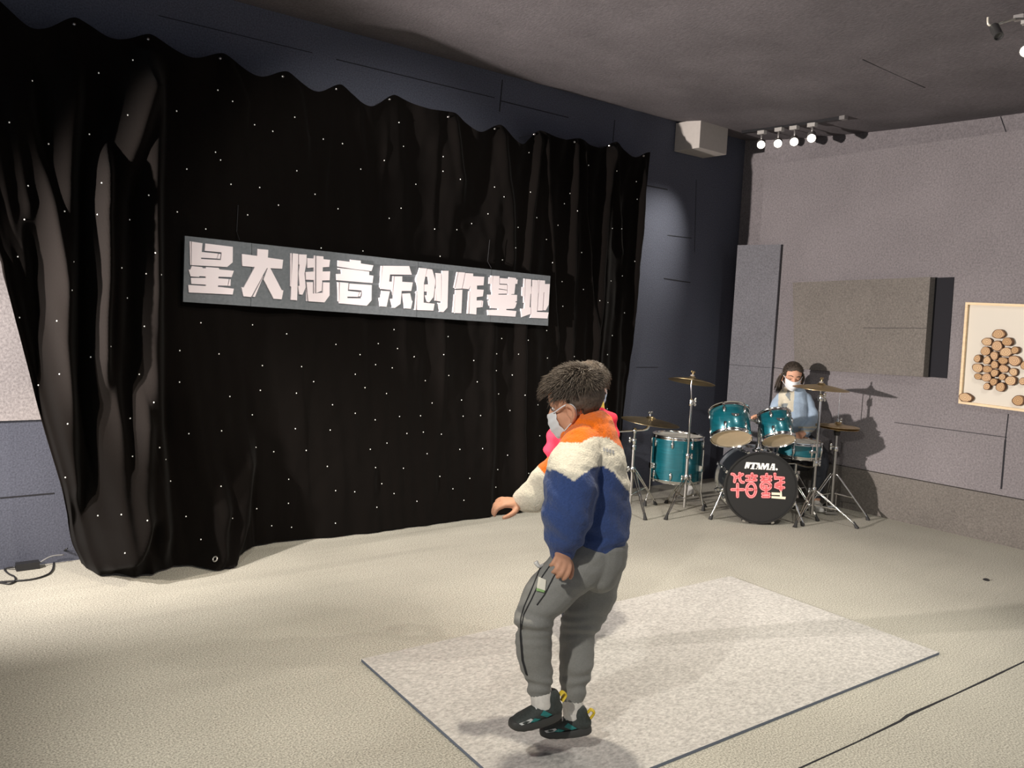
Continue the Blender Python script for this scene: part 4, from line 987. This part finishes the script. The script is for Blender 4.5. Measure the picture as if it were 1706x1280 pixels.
class Head:
    def __init__(s, c, fwd, up, size):
        s.c = V(c); s.f = V(fwd).normalized(); u = V(up); s.u = (u - s.f * u.dot(s.f)).normalized(); s.l = s.u.cross(s.f); s.s = size
    def p(s, x, y, z): return s.c + (s.f * x + s.l * y + s.u * z) * s.s
    def skin(s, m):
        S = s.s
        def e(c, r): m.ell(s.p(*c), [q * S for q in r], s.f, s.u, 22, 14)
        e((-.03, 0, .12), (.42, .345, .37)); e((.10, 0, -.17), (.27, .265, .31)); e((.22, 0, -.39), (.10, .11, .085)); e((.22, .13, -.13), (.11, .11, .12)); e((.22, -.13, -.13), (.11, .11, .12))
        e((.31, 0, .06), (.07, .20, .06))
        m.limb([s.p(.35, 0, .03), s.p(.405, 0, -.06), s.p(.435, 0, -.125)], [.032 * S, .04 * S, .058 * S], 12)
        for q in (1, -1):
            e((.37, .045 * q, -.135), (.05, .04, .035))
            m.limb([s.p(.04, .34 * q, -.01), s.p(.0, .385 * q, .015), s.p(-.07, .415 * q, -.04), s.p(-.06, .40 * q, -.15), s.p(.01, .35 * q, -.235)], [.026 * S, .034 * S, .034 * S, .032 * S, .034 * S], 10)
            m.ell(s.p(-.005, .34 * q, -.11), (.075 * S, .022 * S, .11 * S), s.f, s.u, 14, 10)
        e((.335, 0, -.235), (.05, .10, .025)); e((.325, 0, -.275), (.05, .085, .027))
    def features(s, parent, closed=False):
        S = s.s
        for q in (1, -1):
            m = MB(); m.ell(s.p(.298, .145 * q, -.005), (.05 * S, .055 * S, .038 * S), s.f, s.u, 14, 10); 
            if not closed: m.m = 1; m.ell(s.p(.332, .145 * q, -.005), (.022 * S, .03 * S, .03 * S), s.f, s.u, 12, 8)
            m.build('eye', [SKIN if closed else mat('eye_white', (.8, .78, .75), .3), mat('dark_iris', (.02, .012, .01), .2)], parent, smooth=180)
            m = MB(); m.tube([s.p(.335, .07 * q, -.018), s.p(.352, .145 * q, -.034 if closed else .03), s.p(.305, .225 * q, -.016)], [.006 * S, .010 * S, .006 * S], 6, sub=3); m.build('eyelashes', HAIR, parent, smooth=180)
            m = MB(); m.tube([s.p(.385, .06 * q, .095), s.p(.375, .14 * q, .12), s.p(.315, .24 * q, .095)], [.012 * S, .015 * S, .008 * S], 6, sub=3); m.build('eyebrow', HAIR, parent, smooth=180)
    def mask(s, parent, m_, hw0=.245, cv=.215):
        S = s.s; vs = []; fs = []; NW, NH = 22, 16
        for layer in (0, .012):
            for j in range(NH + 1):
                v = j / NH
                for i in range(NW + 1):
                    w = -1 + 2 * i / NW; hw = hw0 - .06 * v * v
                    z = -.08 - .41 * v + .045 * w * w * (1 - v) + .10 * w * w * v
                    x = .525 - cv * w * w - .05 * (1 - v) ** 2 - .12 * v ** 3 + .006 * math.sin(v * 22) - layer
                    vs.append(s.p(x, w * hw, z))
        n1 = (NW + 1) * (NH + 1)
        for k in (0, n1):
            for j in range(NH):
                for i in range(NW):
                    a = k + j * (NW + 1) + i; fs.append((a, a + 1, a + NW + 2, a + NW + 1))
        rim = [i for i in range(NW + 1)] + [j * (NW + 1) + NW for j in range(1, NH + 1)] + [NH * (NW + 1) + i for i in range(NW - 1, -1, -1)] + [j * (NW + 1) for j in range(NH - 1, 0, -1)]
        for a, b_ in zip(rim, rim[1:] + rim[:1]): fs.append((a, b_, b_ + n1, a + n1))
        o = MB().add(vs, fs).build('face_mask', m_, parent, smooth=60)
        for q in (1, -1):
            MB().tube([s.p(.51 - cv, (hw0 - .005) * q, -.06), s.p(.17, .315 * q, -.01), s.p(.04, .365 * q, .03), s.p(-.045, .365 * q, .015), s.p(-.09, .36 * q, -.07), s.p(-.05, .35 * q, -.20), s.p(.09, .29 * q, -.29), s.p(.22, .20 * q, -.37)], .011 * S, 6, sub=3).build('ear_loop', MASKM, o, smooth=180)
        return o
def hair_cap(H, parent, line, thick, strands, seed, length=(.10, .16), r=.010, droop=.4, top=1.0, sway=0.0, fall=(.25, 0, -1), side=.55, hm=None):
    """cropped hair: a cap over the skull and short tapered locks"""
    rnd = random.Random(seed); S = H.s; C = (-.03, 0, .12); Rr = (.42, .345, .37)
    def surf(th, ph, k=0.0):
        d = V((math.sin(th) * math.cos(ph), math.sin(th) * math.sin(ph), math.cos(th)))
        t = thick * (.55 + .45 * max(0, d.z) * top)
        return V((C[0] + d.x * (Rr[0] + t + k), C[1] + d.y * (Rr[1] + t * .8 + k), C[2] + d.z * (Rr[2] + t + k))), d
    n, mm = 44, 30; vs = []; fs = []; ok = []
    for j in range(mm + 1):
        for i in range(n):
            q, d = surf(PI * j / mm, 2 * PI * i / n)
            q += V(d) * .018 * noise.noise(V((d.x * 6, d.y * 6, d.z * 6 + seed)))
            ok.append(line(q.x, q.y, q.z)); vs.append(H.p(*q))
    for j in range(mm):
        for i in range(n):
            a, b_, c, e = j * n + i, j * n + (i + 1) % n, (j + 1) * n + (i + 1) % n, (j + 1) * n + i
            if ok[a] and ok[b_] and ok[c] and ok[e]: fs.append((a, b_, c, e))
    m = MB().add(vs, fs)
    k = 0
    while k < strands:
        th = math.acos(rnd.uniform(-.75, 1)); ph = rnd.uniform(0, 2 * PI)
        q, d = surf(th, ph, -.03)
        if not line(q.x, q.y, q.z): continue
        k += 1
        dn = V(fall); dn = (dn - d * dn.dot(d))
        if dn.length < .3: dn = V((1, 0, 0)) - d * d.x
        dn.normalize(); L = rnd.uniform(*length) * (1.35 if (d.x > .5 and d.z > .1) else 1) * (side if d.z < .1 else 1)
        j1 = V((rnd.uniform(-1, 1), rnd.uniform(-1, 1), rnd.uniform(-1, 1))) * .3
        g = (d * (1 - droop) + dn * droop + j1 * .4).normalized(); g2 = (g + dn * .7).normalized()
        p0, p1, p2 = q, q + g * L * .5, q + g * L * .5 + g2 * L * .5
        m.tube([H.p(*p0), H.p(*p1), H.p(*p2)], [r * S, r * .8 * S, .001 * S], 4)
    return m.build('hair', hm or HAIR, parent, smooth=180)
def hand(m, wrist, d, pn, s=1.0, curl=(.5, .5, .6, .7), side=1, spread=.10):
    """s = 1: hand 0.135 m long.  d: along the hand, pn: where the palm looks, side: where the thumb is"""
    wrist = V(wrist); d = V(d).normalized(); pn = V(pn); pn = (pn - d * pn.dot(d)).normalized(); ac = d.cross(pn) * side
    kn = wrist + d * .072 * s
    m.limb([wrist - d * .02 * s, wrist + d * .012 * s, wrist + d * .045 * s, kn - d * .004 * s], [(.020 * s, .015 * s), (.023 * s, .015 * s), (.031 * s, .014 * s), (.030 * s, .011 * s)], 16, ref=ac)
    Ls = (.052, .058, .054, .042); rs = (.0078, .0080, .0076, .0068)
    for i in range(4):
        o = (1.5 - i) * .0165 * s; b_ = kn + ac * o - d * abs(i - 1.2) * .0035 * s
        g = (d + ac * (1.5 - i) * spread).normalized(); P = [b_ - g * .015 * s, b_]; a = 0
        for j, (fr, k) in enumerate(((.44, .7), (.32, 1.0), (.24, .8))):
            a += curl[i] * k; g2 = g * math.cos(a) + pn * math.sin(a); P.append(P[-1] + g2 * Ls[i] * fr * s)
        r_ = rs[i] * s; m.limb(P, [r_ * 1.1, r_ * 1.12, r_ * 1.05, r_ * .95, r_ * .8], 10, sub=2)
    t0 = wrist + d * .016 * s + ac * .018 * s + pn * .006 * s; t1 = t0 + (d * .55 + ac * .75 + pn * .3).normalized() * .030 * s
    t2 = t1 + (d * .85 + ac * .35 + pn * .4).normalized() * .024 * s; t3 = t2 + (d * .95 + pn * .4 + ac * .05).normalized() * .018 * s
    m.limb([t0, t1, t2, t3], [.0125 * s, .0105 * s, .0088 * s, .0068 * s], 10, sub=2)
def shoe(parent, heel, toe, up, w, cols, label=None):
    """chunky trainer from heel to toe point on the sole line"""
    heel, toe = V(heel), V(toe); f = (toe - heel).normalized(); L = (toe - heel).length; up = V(up); up = (up - f * up.dot(f)).normalized(); s = up.cross(f)
    def q(x, y, z): return heel + f * x * L + s * y * w + up * z * L
    m = MB()
    m.limb([q(.12, 0, .22), q(.30, 0, .235), q(.52, 0, .20), q(.76, 0, .155), q(.93, 0, .13)], [(w * .36, L * .15), (w * .37, L * .17), (w * .41, L * .13), (w * .43, L * .085), (w * .30, L * .05)], 18, ref=s)
    m.limb([q(.17, 0, .25), q(.20, 0, .44)], [(w * .34, L * .16), (w * .33, L * .17)], 16, ref=s)
    m.limb([q(.38, 0, .34), q(.30, 0, .50)], [(w * .2, L * .03), (w * .22, L * .03)], 12, ref=s)
    U = fuse(m, 'shoe', cols[0], parent, .005, 2)
    if label: tag(U, label)
    out = []; n = 36
    for k in range(n):
        a = 2 * PI * k / n; x = .5 + .52 * math.cos(a); y = .5 * math.sin(a) * (.92 + .14 * math.cos(a)) * (1 if abs(math.sin(a)) < 1 else 1); y = math.copysign(abs(math.sin(a)) ** .7, math.sin(a)) * .5 * (.90 + .12 * math.cos(a)); out.append((x, y))
    m = MB(); vs = []
    for z, k in ((.0, .93), (.02, .99), (.07, 1.0), (.12, .97), (.14, .93)):
        for x, y in out:
            hz = z + (.05 * max(0, 1 - x / .35) ** 1.5 + .03 * max(0, (x - .8) / .2) ** 2) * (z / .14) + (.03 * max(0, (x - .82) / .2) ** 2) * (1 - z / .14)
            vs.append(q(.5 + (x - .5) * k, y * k * (1 + .04 * math.sin(x * 40)), hz))
    fs = [(r_ * n + k, r_ * n + (k + 1) % n, (r_ + 1) * n + (k + 1) % n, (r_ + 1) * n + k) for r_ in range(4) for k in range(n)] + [tuple(range(n)), tuple(4 * n + k for k in range(n))]
    m.add(vs, fs); m.build('sole', cols[1], U, smooth=50)
    T = tree_of(U)
    for sd in (1, -1):
        for pts_, mt in (([(.26, .19), (.42, .30), (.50, .24), (.36, .16)], cols[2]), ([(.50, .17), (.62, .21), (.70, .16), (.58, .13)], cols[2]), ([(.62, .17), (.86, .13), (.90, .155), (.68, .215)], cols[4])):
            P = []
            for x, z in pts_:
                h = T.ray_cast(q(x, sd * 2, z), -s * sd)
                P.append((h[0] + s * sd * .0015) if h[0] is not None else q(x, sd * .45, z))
            MB().prism(P, s * sd * .002).build('side_patch', mt, U)
    m = MB(); m.tube([q(-.02, 0, .30), q(-.10, 0, .40), q(-.04, 0, .47), q(.02, 0, .42)], [(w * .13, .004)] * 4, 8, ref=s, sub=2); m.build('heel_tab', cols[3], U, smooth=60)
    m = MB()
    for k in range(4):
        x = .44 + .085 * k; z = .37 - .055 * k; m.tube([q(x, -.24, z - .035), q(x + .01, -.1, z), q(x, .1, z + .004), q(x + .01, .24, z - .035)], .003, 6, sub=2)
    m.build('laces', cols[4], U, smooth=180)
    return U
def cloth_noise(a1, s1, a2, s2, seed=0):
    return lambda p, n: a1 * noise.noise(p * s1 + V((seed, 0, 0))) + a2 * noise.noise(V((p.x * s2, p.y * s2, p.z * s2 * 1.6 + seed)))
FLEECE = mat('fleece_colours', (1, 1, 1), 1, attr='tint', noise_scale=160, noise_amt=.12, bump=.9, spec=.1, sheen=.25)

# ---- jumping boy
D0 = 2.65
def P1(x, y, d=0.0): return dep(x, y, D0 + d)
RED1 = (.90, .18, .008); CRM = (.80, .74, .60); BLU = (.042, .075, .21)
FWD1 = (-RGT * .90 - TOC * .34 - ZUP * .30).normalized()
H1 = Head(P1(958, 671, 0), FWD1, ZUP - RGT * .22, .214)
m = MB(); H1.skin(m)
m.limb([P1(962, 700), P1(972, 725), P1(980, 750)], [.056, .058, .07])
m.limb([P1(982, 745), P1(986, 810), P1(994, 880), P1(1000, 930)], [(.08, .11), (.095, .12), (.085, .10), (.068, .09)], 20, ref=RGT)
m.limb([P1(978, 748, -.10), P1(955, 840, -.155), P1(940, 905, -.16), P1(938, 920, -.16)], [.045, .036, .026, .024])
m.limb([P1(958, 762, .10), P1(905, 808, .17), P1(878, 836, .19), P1(868, 840, .19)], [.036, .034, .026, .024])
m.limb([P1(985, 925, -.05), P1(889, 1024, -.098), P1(890, 1080, -.075), P1(899, 1150, -.05), P1(901, 1168, -.05)], [.055, .036, .032, .026, .024])
m.limb([P1(1008, 930, .065), P1(966, 1040, .085), P1(959, 1100, .075), P1(954, 1160, .07), P1(954, 1182, .07)], [.055, .036, .032, .026, .024])
hand(m, P1(938, 917, -.16), P1(938, 934, -.215) - P1(938, 917, -.16), TOC * -.5 - RGT * .3 - ZUP * .4, .98, (.75, .85, .9, 1.0), 1)
hand(m, P1(868, 838, .19), P1(836, 837, .17) - P1(868, 838, .19), -ZUP * .8 + RGT * .15 - TOC * .3, 1.0, (.62, .75, .85, .95), 1)
BOY = fuse(m, 'person', SKIN, None, .0042, 2, loc=gz(945, 1238))
tag(BOY, 'boy in orange, cream and blue fleece jacket and grey trousers jumping above the pale board', 'person')
H1.features(BOY); H1.mask(BOY, MASKM)
hair_cap(H1, BOY, lambda x, y, z: z > (.30 if x > .22 else (.13 if x > .02 else -.10 - .12 * (x < -.15) - .1 * (x < -.25))) - (0.05 if abs(y) < .2 and x > .3 else 0), .07, 5600, 5, (.09, .16), .007, .42, 1.0, 0, (.5, 0, -1), .3, HAIRB)
# jacket
m = MB()
m.limb([P1(984, 722), P1(986, 775), P1(988, 840), P1(993, 890), P1(996, 906)], [(.084, .12), (.112, .15), (.122, .152), (.112, .142), (.092, .128)], 24, ref=RGT)
m.limb([P1(968, 742, -.10), P1(987, 737, 0), P1(981, 744, .10)], [.066, .068, .058], 16)
m.limb([P1(966, 752, -.115), P1(953, 790, -.155), P1(948, 845, -.175), P1(941, 893, -.17), P1(939, 914, -.165)], [.070, .086, .084, .068, .044], 20)
m.limb([P1(956, 766, .11), P1(921, 794, .165), P1(894, 823, .185), P1(874, 836, .19)], [.052, .066, .062, .043], 18)
m.limb([P1(986, 748), P1(977, 731)], [(.084, .088), (.068, .072)], 22, ref=RGT)
m.limb([P1(966, 742), P1(952, 729)], [(.048, .05), (.034, .036)], 18, ref=RGT)
m.limb([P1(1006, 712, 0), P1(1000, 694, 0)], [(.022, .06), (.018, .055)], 16, ref=RGT)
def zone(p):
    x, y = proj(p); w = .10 * noise.noise(p * 30) * 22
    dd = (p - EYE).dot(FW) - D0
    if x < 921 + (y < 800) * 4 and dd > .10:   # far sleeve
        t = (x - 905) * .75 + (790 - y) * .66
        return RED1 if t > 2 + w else CRM
    def pl(pts_):
        for (x0, y0), (x1, y1) in zip(pts_, pts_[1:]):
            if x <= x1: return y0 + (y1 - y0) * (x - x0) / (x1 - x0) if x >= x0 else y0
        return pts_[-1][1]
    top = pl([(890, 730), (935, 737), (965, 738), (990, 727), (1015, 729), (1042, 752), (1060, 780)]) + w
    low = pl([(890, 770), (912, 783), (930, 786), (957, 801), (985, 781), (1004, 776), (1022, 786), (1046, 818), (1060, 830)]) + w
    return RED1 if y < top else (CRM if y < low else BLU)
def jd(p, n):
    x, y = proj(p)
    f = .0035 * math.sin((x * .55 - y * .8) * .16 + 3 * noise.noise(p * 7)) * (1 if 780 < y < 900 else .3)
    return f + .007 * noise.noise(p * 11) + .0025 * noise.noise(p * 45)
JK = fuse(m, 'jacket', FLEECE, BOY, .0058, 4, jd, zone)
tag(JK, 'fluffy jacket striped orange, cream and navy blue')
# small lettering on the back yoke
TJ = tree_of(JK); m = MB()
for k in range(4):
    h = TJ.ray_cast(EYE, ray(1006 + 5 * k, 749 + 1.5 * k).normalized())
    if h[0] is not None:
        e1, e2, e3 = frame(h[1], ZUP); c = h[0] + e3 * .001
        m.prism([c + e2 * a_ * .0035 + e1 * b_ * .006 for a_, b_ in ((-1, -1), (1, -1), (1, 1), (.3, 1), (.3, -.4), (-.3, -.4), (-.3, 1), (-1, 1))], e3 * .0015)
m.build('chest_mark', mat('grey_thread', (.45, .45, .46), .8), JK)
# trousers
TRO = mat('grey_jersey', (.25, .25, .235), .95, noise_scale=220, noise_amt=.08, bump=.3, spec=.15, sheen=.1)
m = MB()
m.limb([P1(1000, 908), P1(1001, 928), P1(998, 950)], [(.088, .125), (.086, .122), (.07, .11)], 22, ref=RGT)
m.limb([P1(985, 922, -.055), P1(925, 978, -.085), P1(890, 1022, -.10), P1(890, 1045, -.095), P1(889, 1080, -.075), P1(897, 1130, -.055), P1(899, 1150, -.05)], [.082, .076, .063, .058, .058, .046, .036], 18)
m.limb([P1(1004, 925, .06), P1(988, 990, .085), P1(966, 1040, .085), P1(961, 1060, .08), P1(959, 1100, .075), P1(955, 1145, .07), P1(954, 1163, .07)], [.084, .074, .062, .060, .058, .048, .037], 18)
def td_(p, n):
    x, y = proj(p)
    k = math.exp(-((y - 1036) / 22) ** 2) + math.exp(-((y - 1140) / 18) ** 2) + .35
    return .009 * k * noise.noise(V((p.x * 7 + p.z * 5, p.y * 7, p.z * 24))) + .008 * noise.noise(p * 8) + .002 * math.sin(y * .3 + 5 * noise.noise(p * 9)) * k
TR = fuse(m, 'trousers', TRO, BOY, .0055, 4, td_)
TT = tree_of(TR)
def on_tr(x, y, T=None):
    h = (T or TT).ray_cast(EYE, ray(x, y).normalized()); return (h[0], h[1]) if h[0] is not None else (None, None)
for path in ([(903, 940), (889, 975), (873, 1012), (868, 1030), (867, 1060), (870, 1100), (878, 1128)], [(917, 942), (903, 962), (885, 1000), (873, 1024), (868, 1050), (872, 1100), (880, 1130)], [(937, 938), (922, 962), (908, 990), (892, 1012)]):
    P = []
    for (x0, y0), (x1, y1) in zip(path, path[1:]):
        for k in range(6):
            p, n = on_tr(x0 + (x1 - x0) * k / 6, y0 + (y1 - y0) * k / 6)
            if p is not None: P.append(p + n * .001)
    if len(P) > 2: MB().tube(P, .0022, 6).build('side_piping', mat('charcoal_piping', (.03, .03, .032), .9), TR, smooth=180)
P = [on_tr(x, y) for x, y in ((899, 963), (911, 968), (909, 985), (896, 981))]
if all(p is not None for p, n in P):
    MB().prism([p + n * .004 for p, n in P], P[0][1] * .003).build('cloth_patch', mat('cream_patch', (.75, .72, .62), .8), TR)
    q = [P[3][0], P[2][0]]; nn = P[0][1]
    dn = (P[3][0] - P[0][0]).normalized(); MB().prism([q[0] + nn * .004, q[1] + nn * .004, q[1] + dn * .008 + nn * .004, q[0] + dn * .010 + nn * .004], nn * .003).build('green_tab', mat('green_cloth', (.25, .42, .16), .8), TR)
e_ = on_tr(905, 941)[0]
if e_ is not None:
    MB().tube([e_, P1(898, 944, -.10), P1(892, 936, -.10)], [.004, .006, .0075], 8, sub=2).build('drawstring', mat('white_cord', (.8, .79, .76), .7), TR, smooth=180)
SK = mat('white_sock', (.72, .69, .64), .95, noise_scale=90, noise_amt=.1)
for (x0, y0, x1, y1, d) in ((900, 1146, 903, 1176, -.05), (954, 1160, 955, 1192, .07)):
    MB().limb([P1(x0, y0, d), P1(x1, y1, d)], [.036, .034], 16).build('sock', SK, BOY, smooth=180)
SH = [mat('dark_green_grey_mesh', (.04, .048, .044), .7, noise_scale=120, noise_amt=.3), mat('charcoal_sole', (.045, .045, .042), .6), mat('teal_patch', (.015, .20, .19), .5), mat('yellow_tab', (.75, .55, .04), .6), mat('pale_trim', (.65, .66, .64), .6)]
shoe(BOY, P1(933, 1195, -.02), P1(850, 1216, -.10), ZUP + RGT * .05, .078, SH)
shoe(BOY, P1(985, 1221, .06), P1(901, 1225, .08), ZUP, .078, SH)

# ---- second boy, half hidden behind the first
D2 = 3.6
def P2(x, y, d=0.0): return dep(x, y, D2 + d)
H2 = Head(P2(983, 644), RGT * .74 - TOC * .65 - ZUP * .22, ZUP + RGT * .10, .212)
m = MB(); H2.skin(m)
m.limb([P2(982, 665), P2(978, 690), P2(975, 712)], [.05, .052, .06])
m.limb([P2(975, 705), P2(974, 780), P2(970, 860), P2(966, 905)], [(.10, .08), (.10, .085), (.09, .08), (.09, .08)], 18, ref=RGT)
for s, xs in ((-1, (942, 928, 940)), (1, (1010, 1016, 1000))):
    m.limb([P2(xs[0], 705), P2(xs[1], 752, .02), P2(xs[2], 790, .12)], [.04, .034, .026])
    hand(m, P2(xs[2], 790, .12), -TOC * .8 + ZUP * .05 - RGT * s * .3, -RGT * s, .95, (.5, .5, .6, .6), 1 if s < 0 else -1)
base2 = gz(962, 1086)
for x, d in ((952, -.0), (974, .03)):
    g = gz(x, 1083 - d * 60) + V((0, 0, .0125))
    m.limb([P2(966 + (x - 962) * .8, 900), V((P2(x, 990).x, P2(x, 990).y, P2(x, 990).z)), g + V((0, 0, .06))], [.062, .045, .03])
B2 = fuse(m, 'person', SKIN, None, .006, 2, loc=base2)
tag(B2, 'boy in red jacket and blue face mask standing behind the jumping boy', 'person')
H2.features(B2); H2.mask(B2, MASKB)
hair_cap(H2, B2, lambda x, y, z: z > (.28 if x > .2 else (.12 if x > .02 else (-.16 if x < -.12 else -.02))), .045, 3000, 9, (.05, .09), .008, .5, 1.0, 0, (.3, 0, -1), .4, HAIRB)
REDJ = mat('bright_red_cloth', (.78, .018, .055), .8, noise_scale=60, noise_amt=.08, bump=.4)
m = MB()
m.limb([P2(973, 702), P2(973, 760), P2(970, 820), P2(968, 866)], [(.125, .10), (.132, .11), (.13, .11), (.12, .10)], 22, ref=RGT)
m.limb([P2(942, 704), P2(975, 698), P2(1010, 704)], [.055, .06, .055], 16)
m.limb([P2(938, 708), P2(927, 738, .0), P2(926, 756, .02), P2(936, 786, .10)], [.055, .05, .048, .038], 16)
m.limb([P2(1010, 708), P2(1014, 745, .0), P2(1013, 760, .02), P2(1002, 788, .10)], [.05, .046, .044, .036], 16)
fuse(m, 'jacket', REDJ, B2, .008, 3, lambda p, n: .006 * math.sin(p.z * 75 + 3 * noise.noise(p * 6)) + .006 * noise.noise(p * 14))
m = MB(); m.limb([P2(982, 700), P2(987, 678)], [(.062, .066), (.056, .062)], 20, ref=RGT)
fuse(m, 'hood_collar', mat('yellow_cloth', (.80, .60, .10), .85), B2, .006, 2)
m = MB(); m.limb([P2(967, 890), P2(964, 920)], [(.09, .085), (.085, .08)], 18, ref=RGT)
for x, d in ((952, -.0), (974, .03)):
    g = gz(x, 1083 - d * 60) + V((0, 0, .0125)); m.limb([P2(964 + (x - 962) * .7, 915), P2(x, 990), g + V((0, 0, .09))], [.07, .052, .042], 16)
fuse(m, 'trousers', mat('dark_navy_cloth', (.02, .022, .03), .9), B2, .007, 3)
for x, d in ((952, -.0), (974, .03)):
    g = gz(x, 1083 - d * 60) + V((0, 0, .0125)); f = (-TOC + RGT * .2).normalized()
    shoe(B2, g - f * .06 + V((0, 0, .001)), g + f * .12 + V((0, 0, .001)), ZUP, .07, SH)

# ---- girl at the drums
D3_ = 6.68
def P3(x, y, d=0.0): return dep(x, y, D3_ + d)
H3 = Head(P3(1320, 626, -.06), TOC * .95 - RGT * .10 - ZUP * .30, ZUP + TOC * .1 + RGT * .04, .215)
m = MB(); H3.skin(m)
m.limb([P3(1321, 636), P3(1321, 655), P3(1321, 668, .02)], [.05, .046, .06])
pel = P3(1322, 735, .10)
m.limb([P3(1321, 665, .02), P3(1321, 695, .02), P3(1322, 725, .06), pel], [(.125, .075), (.115, .085), (.10, .08), (.125, .10)], 20, ref=RGT)
wl, wr = P3(1340, 721, -.16), P3(1265, 702, -.22)
m.limb([P3(1343, 667, .02), P3(1352, 702, -.01), wl], [.043, .036, .024]); m.limb([P3(1299, 667, .02), P3(1284, 704, -.05), wr], [.043, .036, .024])
hand(m, wl, P3(1329, 727, -.22) - wl, -ZUP * .8 - RGT * .3, 1.1, (.5, .6, .65, .7), -1)
hand(m, wr, P3(1257, 694, -.26) - wr, -ZUP * .7 + RGT * .4, 1.1, (.7, .8, .85, .9), 1)
kn, ft = {}, {}
pz = V((pel.x, pel.y, 0))
for s in (-1, 1):
    kn[s] = V((pel.x, pel.y, .44)) + TOC * .22 + RGT * .15 * s; ft[s] = V((pel.x, pel.y, .07)) + TOC * .19 + RGT * .15 * s
    m.limb([pel + RGT * .07 * s + V((0, 0, -.02)), kn[s], ft[s]], [.075, .052, .034])
GIRL = fuse(m, 'person', SKING, None, .006, 2, loc=pz)
tag(GIRL, 'girl in pale blue sweatshirt and white face mask sitting at the drum kit', 'person')
H3.features(GIRL, closed=True); H3.mask(GIRL, MASKM, .285, .265)
hair_cap(H3, GIRL, lambda x, y, z: z > (.33 - .35 * abs(y) if x > .22 else (.02 if x > .10 else -.28)), .05, 2600, 21, (.10, .18), .008, .95, 1.0, 0, (-1, 0, -.25), .8)
m = MB(); rnd = random.Random(4)
for k in range(90):   # pony tail falling behind her right shoulder
    o = V((rnd.gauss(0, .03), rnd.gauss(0, .04), 0)); q = [(-.30, -.14, .0), (-.34, -.26, -.2), (-.22, -.33, -.45), (-.16, -.33, -.72)]
    m.tube([H3.p(a_ + o.x * (1 + .3 * i), b_ + o.y * (1 + .3 * i), c_) for i, (a_, b_, c_) in enumerate(q)], [.004, .004, .0035, .001], 4, sub=2)
for k in range(110):
    q = [(.10, .33, .16), (.05, .42, -.04), (.0, .41, -.30)]; o = rnd.gauss(0, .02), rnd.gauss(0, .015)
    for s in (1, -1): m.tube([H3.p(a_ + o[0], (b_ + o[1]) * s, c_) for a_, b_, c_ in q], [.0035, .0035, .001], 4, sub=2)
m.build('loose_hair', HAIR, GIRL, smooth=180)
SWB = (.36, .47, .60); SWC = (.62, .58, .46)
m = MB()
m.limb([P3(1321, 660, .02), P3(1321, 690, .02), P3(1322, 718, .05), P3(1323, 734, .08)], [(.125, .085), (.135, .105), (.135, .11), (.14, .115)], 22, ref=RGT)
m.limb([P3(1301, 664, .02), P3(1321, 659, .02), P3(1342, 664, .02)], [.052, .055, .052], 14)
m.limb([P3(1342, 668, .02), P3(1350, 690, .0), P3(1351, 706, -.03), P3(1341, 720, -.15)], [.058, .058, .054, .034], 16)
m.limb([P3(1300, 668, .02), P3(1290, 690, -.02), P3(1284, 704, -.06), P3(1268, 703, -.20)], [.058, .056, .052, .034], 16)
m.limb([P3(1321, 660, .01), P3(1320.5, 651, .0)], [.062, .056], 16)
def gz_(p):
    x, y = proj(p); front = (p - pel).dot(TOC) > -.02
    dx = x - (1310 - (y - 660) * .05)
    if -13 < dx < 13 and y < 686 and front and (p - pel).dot(TOC) > .02:
        k = noise.noise(p * 26); e = abs(dx) < 7 and 650 < y < 680
        return (.22, .25, .26) if e and k > .05 else SWC
    if 711 < y < 714 or 717 < y < 720: 
        if x > 1330: return SWC
    return SWB
fuse(m, 'sweatshirt', mat('sweatshirt_colours', (1, 1, 1), .95, attr='tint', noise_scale=120, noise_amt=.08, bump=.3, sheen=.2), GIRL, .0065, 3, lambda p, n: .004 * noise.noise(p * 16) + .003 * math.sin(p.z * 60 + 4 * noise.noise(p * 7)), gz_)
m = MB(); m.limb([V((pel.x, pel.y, pel.z + .05)), pel, pel - V((0, 0, .02))], [(.13, .11), (.14, .125), (.13, .12)], 20, ref=RGT)
for s in (-1, 1): m.limb([pel + RGT * .07 * s, kn[s], ft[s] + V((0, 0, .05))], [.092, .064, .048], 16)
fuse(m, 'trousers', mat('grey_blue_cloth', (.045, .05, .062), .95, noise_scale=90, noise_amt=.1), GIRL, .008, 3)
for s in (-1, 1):
    g = V((ft[s].x, ft[s].y, 0)); shoe(GIRL, g - TOC * .06 + V((0, 0, .001)), g + TOC * .15 + V((0, 0, .001)), ZUP, .08, [mat('white_trainer', (.7, .69, .66), .6), mat('white_sole', (.75, .74, .7), .6), SH[4], SH[4], SH[4]])
# her seat
sz = pel.z - .155
t = thing('drum_throne', pz, 'round black drum stool under the sitting girl', 'stool')
MB().lathe([(0, sz - .07), (.15, sz - .07), (.165, sz - .05), (.165, sz - .02), (.15, sz), (0, sz + .004)], pz, ZUP, 36).build('seat', BLACKP, t, smooth=50)
MB().cyl(pz + V((0, 0, .10)), pz + V((0, 0, sz - .07)), .014, n=14).build('pole', CHROME, t, smooth=50)
tripod(t, pz, 0, .20, [ang(-TOC), ang(TOC * .3 + RGT * .95), ang(TOC * .3 - RGT * .95)], hub=.30, brace_h=.12)
